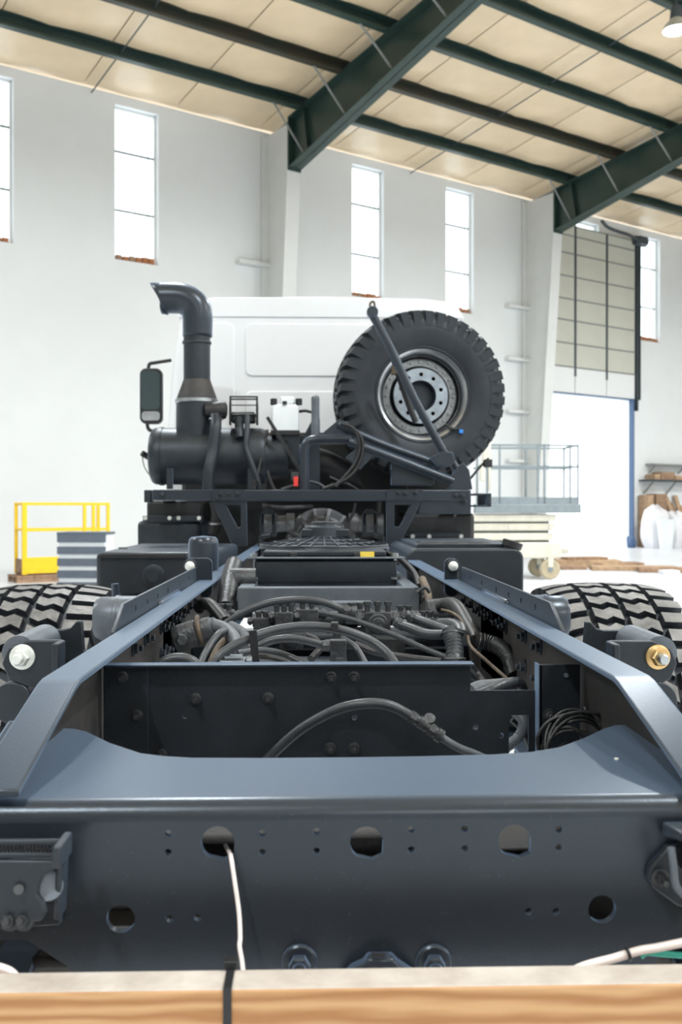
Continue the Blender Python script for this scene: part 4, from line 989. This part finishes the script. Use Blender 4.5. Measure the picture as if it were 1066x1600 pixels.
hose('drain_hose', [(337, 650, 6.15), (337, 670, 6.1), (333, 705, 6.08), (327, 735, 6.05), (325, 768, 6.05)], .038, 'paint_matte', ac)
MB().ring(P(337, 655, 6.15), .040, .008, (0,0,1), 24, 8).build('hose_clamp', 'steel', ac)
hose('bracket_tube', [(240, 718, 6.25), (230, 713, 6.22), (222, 708, 6.2)], .02, 'black', ac)
hose('cable', [(222, 710, 6.2), (226, 730, 6.2), (238, 748, 6.2)], .004, 'grey_trim', ac)
# work lamp in a wire cage
lx = thing('work_lamp', P(381, 650, 6.25), tk)
mb = MB(); a, b = P(360, 648, 6.2), P(402, 620, 6.2)
for y in (6.2, 6.34):
    z1 = b.z; z0 = a.z; x0, x1 = (a.x, b.x) if y == 6.2 else (a.x-.01, b.x-.01); dz = 0 if y == 6.2 else .0
    pts = [(x0,y,z0),(x1,y,z0),(x1,y,z1),(x0,y,z1)]
    for i in range(4): mb.cyl(pts[i], pts[(i+1)%4], .006, 8)
for x, z in ((a.x,a.z),(b.x,a.z),(a.x,b.z),(b.x,b.z)): mb.cyl((x,6.2,z),(x-.01,6.34,z),.006,8)
mb.cyl((a.x, 6.2, P(0,632,6.2).z), (b.x, 6.2, P(0,632,6.2).z), .004, 8)
mb.build('lamp_cage', 'black', lx)
MB().box(P(361, 660, 6.22), P(400, 646, 6.34)).build('lamp_body', 'black', lx, .012)
for px in (360, 402): MB().box(P(px-2, 664, 6.19), P(px+2, 630, 6.23)).build('cage_bracket', 'black', lx, .004)
hose('lamp_cable', [(374, 655, 6.2), (374, 670, 6.15), (375, 685, 6.12)], .03, 'paint_matte', lx)
hose('lamp_cable', [(387, 650, 6.15), (386, 680, 6.1), (385, 700, 6.08), (394, 726, 6.06), (404, 752, 6.05), (406, 768, 6.05)], .018, 'paint_matte', lx)
hose('lamp_cable', [(418, 672, 6.2), (412, 700, 6.15), (404, 735, 6.1), (398, 768, 6.05)], .010, 'hose_black', lx)
# white fluid reservoir
rs = MB().prism(rrect(P(424,0,6.2).x, P(0,676,6.2).z, P(467,0,6.2).x, P(0,630,6.2).z, .025, 5), -.14, 0, XZ(6.2)).build('reservoir', 'plastic_white', tk, .015, True, 3)
MB().box(P(438, 632, 6.24), P(461, 621, 6.3)).build('reservoir_neck', 'plastic_white', rs, .01)
for px, py in ((428, 627), (467, 627)): MB().cyl(P(px, py+6, 6.22), P(px, py-4, 6.22), .022, 12).build('reservoir_cap', 'black', rs, .003)
MB().cyl(P(445, 632, 6.2), P(445, 627, 6.2), .015, 10).build('reservoir_cap', 'black', rs)
MB().box(P(423, 680, 6.19), P(469, 675, 6.34)).build('reservoir_tray', 'black', rs, .004)
MB().prism([K(428,678,6.24), K(468,678,6.24), K(468,740,6.24), K(455,720,6.24), K(440,700,6.24)], 0, .02, XZ(6.24)).build('reservoir_bracket', 'paint', tk, .003)
MB().prism([K(470,690,6.28), K(486,660,6.28), K(500,655,6.28), K(500,768,6.28), K(470,768,6.28)], 0, .02, XZ(6.28)).build('support_plate', 'paint', tk, .003)
hose('cable', [(468, 643, 6.22), (478, 642, 6.2), (490, 645, 6.18)], .010, 'black')
MB().bar(P(418, 652, 6.14), P(470, 735, 6.1), .02, .02).build('strut', 'black', tk)

# ---- spare wheel carrier
yk = 5.98
def tubeP(name, pts, r, mt='paint', parent=tk, sub=6): return MB().tube([P(*p) for p in pts], r, 18, sub).build(name, mt, parent)
tubeP('carrier_tube', [(476, 768, yk), (476, 740, yk), (476, 705, yk), (480, 692, yk), (490, 687, yk), (510, 686, yk), (550, 686, yk)], .028)
tubeP('carrier_post', [(493, 690, yk+.05), (493, 625, yk+.05)], .026, 'paint_grey', tk, 1)
MB().lathe([(0,.027),(.02,.024),(.03,.010),(.032,.0001)], Matrix.Translation(P(493, 625, yk+.05)), 18, False).build('post_cap', 'conduit', tk)
tubeP('carrier_tube', [(528, 664, yk), (600, 695, yk), (690, 727, yk)], .024, 'paint')
tubeP('carrier_tube', [(545, 690, yk-.05), (620, 718, yk-.05), (708, 752, yk-.05)], .028, 'paint')
MB().prism([K(500,680,yk), K(530,655,yk), K(545,660,yk), K(538,690,yk), K(505,692,yk)], -.02, .0, XZ(yk)).build('carrier_plate', 'paint', tk, .003)
MB().prism([K(540,715,yk), K(560,698,yk), K(584,712,yk), K(562,735,yk)], -.02, .0, XZ(yk-.06)).build('carrier_plate', 'paint', tk, .003)
MB().box(P(612, 758, 6.02), P(676, 726, 6.1)).build('carrier_box', 'paint', tk, .005)
MB().prism([K(702,768,yk), K(700,752,yk), K(712,730,yk), K(722,724,yk), K(731,735,yk), K(736,765,yk)], -.04, .02, XZ(yk-.05)).build('carrier_foot', 'paint', tk, .006)
hose('cable', [(533, 662, 5.92), (550, 668, 5.9), (565, 685, 5.9), (566, 710, 5.9), (555, 735, 5.9), (535, 752, 5.9), (505, 764, 5.92)], .011, 'hose_black')
hose('cable', [(540, 668, 5.92), (556, 676, 5.9), (562, 700, 5.9), (552, 728, 5.9), (525, 760, 5.9)], .009, 'hose_black')
hose('cable', [(515, 745, 5.92), (530, 752, 5.92), (545, 757, 5.92), (560, 766, 5.95)], .009, 'hose_black')
hose('cable', [(484, 752, 5.95), (500, 757, 5.95), (515, 768, 5.95)], .010, 'hose')
hose('cable', [(735, 748, 5.95), (750, 730, 5.95), (764, 716, 5.95)], .008, 'black'); MB().box(P(757, 730, 5.93), P(768, 718, 5.97)).build('cable_hook', 'black', tk, .006)
mb = MB(); mb.box(P(459, 760, 5.95), P(466, 745, 5.98)); mb.build('red_tag', 'red', tk, .003)
hose('cable', [(418, 735, 6.0), (422, 750, 6.0), (430, 768, 6.0)], .012, 'hose_black'); hose('cable', [(395, 768, 6.0), (398, 752, 6.0), (405, 752, 6.0), (408, 768, 6.0)], .006, 'hose_black')
hose('hose', [(440, 765, 6.0), (455, 760, 6.0), (468, 757, 6.0)], .012, 'hose'); MB().box(P(455, 752, 5.99), P(468, 738, 6.05)).build('connector', 'casting', tk, .005)
hose('intake_pipe', [(440, 713, 6.4), (475, 716, 6.42), (510, 725, 6.45), (545, 745, 6.5)], .09, 'black')
MB().box((P(480,0,6.6).x, 6.70, P(0,770,6.6).z), (P(640,0,6.6).x, 6.8, P(0,690,6.6).z)).build('carrier_back', 'black', tk, .01)
# the long clamp bar across the wheel
cb_ = MB().tube([P(582, 492, 5.93), P(612, 548, 5.93), P(648, 624, 5.93), (P(692, 704, 5.93))], .027, 18, 4).build('clamp_bar', 'paint', tk)
MB().tube([P(690, 700, 5.93), P(708, 722, 5.93), P(720, 742, 5.93)], .018, 14).build('bar_end', 'paint', cb_)
MB().lathe([(0,.036),(.05,.036)], Matrix.Translation(P(582, 488, 5.9)) @ Matrix.Rotation(PI/2,4,'X') @ Matrix.Translation((0,0,-.03)), 20).build('pivot', 'paint', cb_, .004)
MB().tube([P(578, 484, 5.95), P(579, 474, 5.95), P(584, 472, 5.95), P(586, 480, 5.95)], .007, 8).build('shackle', 'casting_brown', cb_)
MB().prism([K(673,715,5.9), K(690,705,5.9), K(708,706,5.9), K(712,722,5.9), K(702,730,5.9), K(684,728,5.9)], -.03, .02, XZ(5.92)).build('bar_clamp', 'paint', cb_, .006)
MB().tube([P(615, 560, 6.0), P(625, 592, 6.05), P(638, 630, 6.08), P(650, 660, 6.08)], .020, 12).build('clamp_strap', 'black', cb_)
MB().box(P(612, 585, 6.0), P(624, 573, 6.04)).build('strap_buckle', 'casting_brown', cb_, .004)

# ---- spare wheel (a thing of its own)
sy = 6.25; sc = P(657, 617, sy); sw = thing('spare_wheel', (sc.x, sy+.16, sc.z))
tag(sw, 'chunky-treaded black spare wheel standing upright behind the cab', 'spare wheel')
Cw = Vector((sc.x, sy+.16, sc.z)); yaw = math.radians(5)
RW = Matrix.Rotation(yaw, 4, 'Z') @ Matrix.Rotation(PI/2, 4, 'X'); RE = RW.to_euler()      # local z -> -Y
place('tyre', TYRE, Cw, sw, RE); place('tread', TREADK, Cw, sw, RE)
WMx = Matrix.Translation(Cw) @ RW
def wl_(name, prof, mt, n=56, parent=sw): return MB().lathe(prof, WMx, n, False).build(name, mt, parent)
wl_('bead_ring', [(.13,.262),(.168,.300),(.178,.305),(.182,.315),(.176,.325),(.170,.33)], 'rubber')
rim = wl_('rim_lip', [(.10,.262),(.150,.272),(.168,.285),(.178,.300),(.170,.308),(.155,.300)], 'steel')
wl_('rim_well', [(.13,.268),(.02,.255),(.02,.20)], 'black')
wl_('bolt_ring', [(.02,.262),(.055,.258),(.062,.25),(.062,.205),(.055,.198),(.02,.195)], 'silver_dull')
RB = MB().lathe([(0,.0075),(.014,.0075),(.016,.006)], I4, 6).lathe([(.014,.0045),(.024,.0045)], I4, 10).mesh('rim_bolt', 'steel')
for k in range(24):
    a = 2*PI*k/24; place('rim_bolt', RB, WMx @ Vector((.229*math.cos(a), .229*math.sin(a), .062)), sw, RE)
wl_('hub_wall', [(.02,.20),(.04,.186),(.10,.183)], 'black')
ho = [circ(.143*math.cos(2*PI*k/10+.3), .143*math.sin(2*PI*k/10+.3), .0135, 16) for k in range(10)]
plate('hub_disc', circ(0, 0, .184, 48), ho + [circ(0, 0, .104, 40)], .012, WMx @ Matrix.Translation((0,0,.10)), 'silver_blue', sw, .004)
wl_('hub_back', [(.03,.186),(.03,.0001)], 'black'); wl_('hub_bore', [(.10,.105),(-.05,.103)], 'paint_matte')
wl_('hub_floor', [(.035,.103),(.04,.06),(.04,.0001)], 'paint_matte')
va = WMx @ Vector((.245*math.cos(-.9), .245*math.sin(-.9), .17))
MB().tube([va, va + Vector((.04, -.02, -.03)), va + Vector((.09, -.03, -.035))], .009, 8).build('valve_stem', 'casting', sw)
MB().box(va + Vector((.085,-.045,-.065)), va + Vector((.112,-.02,-.04))).build('valve_cap', 'blue', sw, .004)

# ================================================================== FOREGROUND
tb = thing('timber_trestle', (0, .98, 0)); tag(tb, 'sawn pine timber beam lying across the foreground', 'timber')
zt_ = P(533, 1513, 1.0).z; yb0, yb1 = .957, 1.0
mb = MB(); mb.box((-.9, yb0, zt_-.095), (.9, yb1, zt_)); 
bm2 = MB(); bm2.v = mb.v; bm2.f = mb.f; bm2.mi = [0, 1, 0, 0, 0, 0]; bm2.cur = 1
bm2.build('beam', ['pine', 'pine_weathered'], tb, .0035)
for x in (-.78, .78):
    MB().box((x-.045, .945, .04), (x+.045, 1.02, zt_-.095)).build('post', 'pine', tb, .003)
    MB().box((x-.06, .70, 0), (x+.06, 1.08, .04)).build('foot', 'pine', tb, .003)
xt = P(355, 1550, .957).x
def loop(x, w_, t):
    a0, a1, b0, b1 = yb0-t, yb1+t, zt_-.095-t, zt_+t
    o_ = [(a0,b0),(a1,b0),(a1,b1),(a0,b1)]; i_ = [(yb0-.0004,zt_-.0954),(yb1+.0004,zt_-.0954),(yb1+.0004,zt_+.0004),(yb0-.0004,zt_+.0004)]
    return plate('cable_tie', o_, [i_], w_, YZ(x), 'black')
ct = loop(xt, .0085, .002)
tag(ct, 'black cable tie wrapped around the timber beam', 'cable tie')
MB().box((xt-.007, yb1-.006, zt_+.0015), (xt+.007, yb1+.008, zt_+.010)).build('lock', 'black', ct, .001)
wi = MB().tube([P(352, 1322, 1.16), P(358, 1332, 1.125), P(361, 1342, 1.095), P(366, 1375, 1.085), P(373, 1425, 1.075), P(375, 1465, 1.06), P(374, 1480, 1.05), P(378, 1505, 1.03), P(381, 1535, 1.01)], .0026, 8).build('thin_wire', 'wire_white')
tag(wi, 'thin pinkish-white wire hanging out of a hole in the crossmember', 'wire')
wc = MB().tube([P(880, 1530, 1.012), P(912, 1512, 1.025), P(960, 1499, 1.04), P(1000, 1487, 1.04), P(1030, 1482, 1.04), P(1075, 1473, 1.04), P(1150, 1462, 1.04)], .0048, 12).build('white_cable', 'wire_white')
tag(wc, 'thick white cable lying behind the timber beam at right', 'cable')
MB().ring(P(983, 1492, 1.04), .0056, .002, P(1000, 1487, 1.04)-P(960, 1499, 1.04), 18, 8).build('cable_clip', 'black', wc)
gc = MB().tube([P(1002, 1496, 1.05), P(1012, 1490, 1.05), P(1035, 1492, 1.05), P(1075, 1495, 1.05), P(1150, 1500, 1.05)], .0035, 10).build('green_cable', 'wire_green')
tag(gc, 'thin green cable below the white cable at right', 'cable')
wc2 = MB().tube([P(-80, 1522, 1.02), P(-20, 1512, 1.015), P(10, 1518, 1.01), P(25, 1530, 1.01)], .0048, 10).build('white_cable', 'wire_white')
tag(wc2, 'short end of white cable behind the timber at the left edge', 'cable')
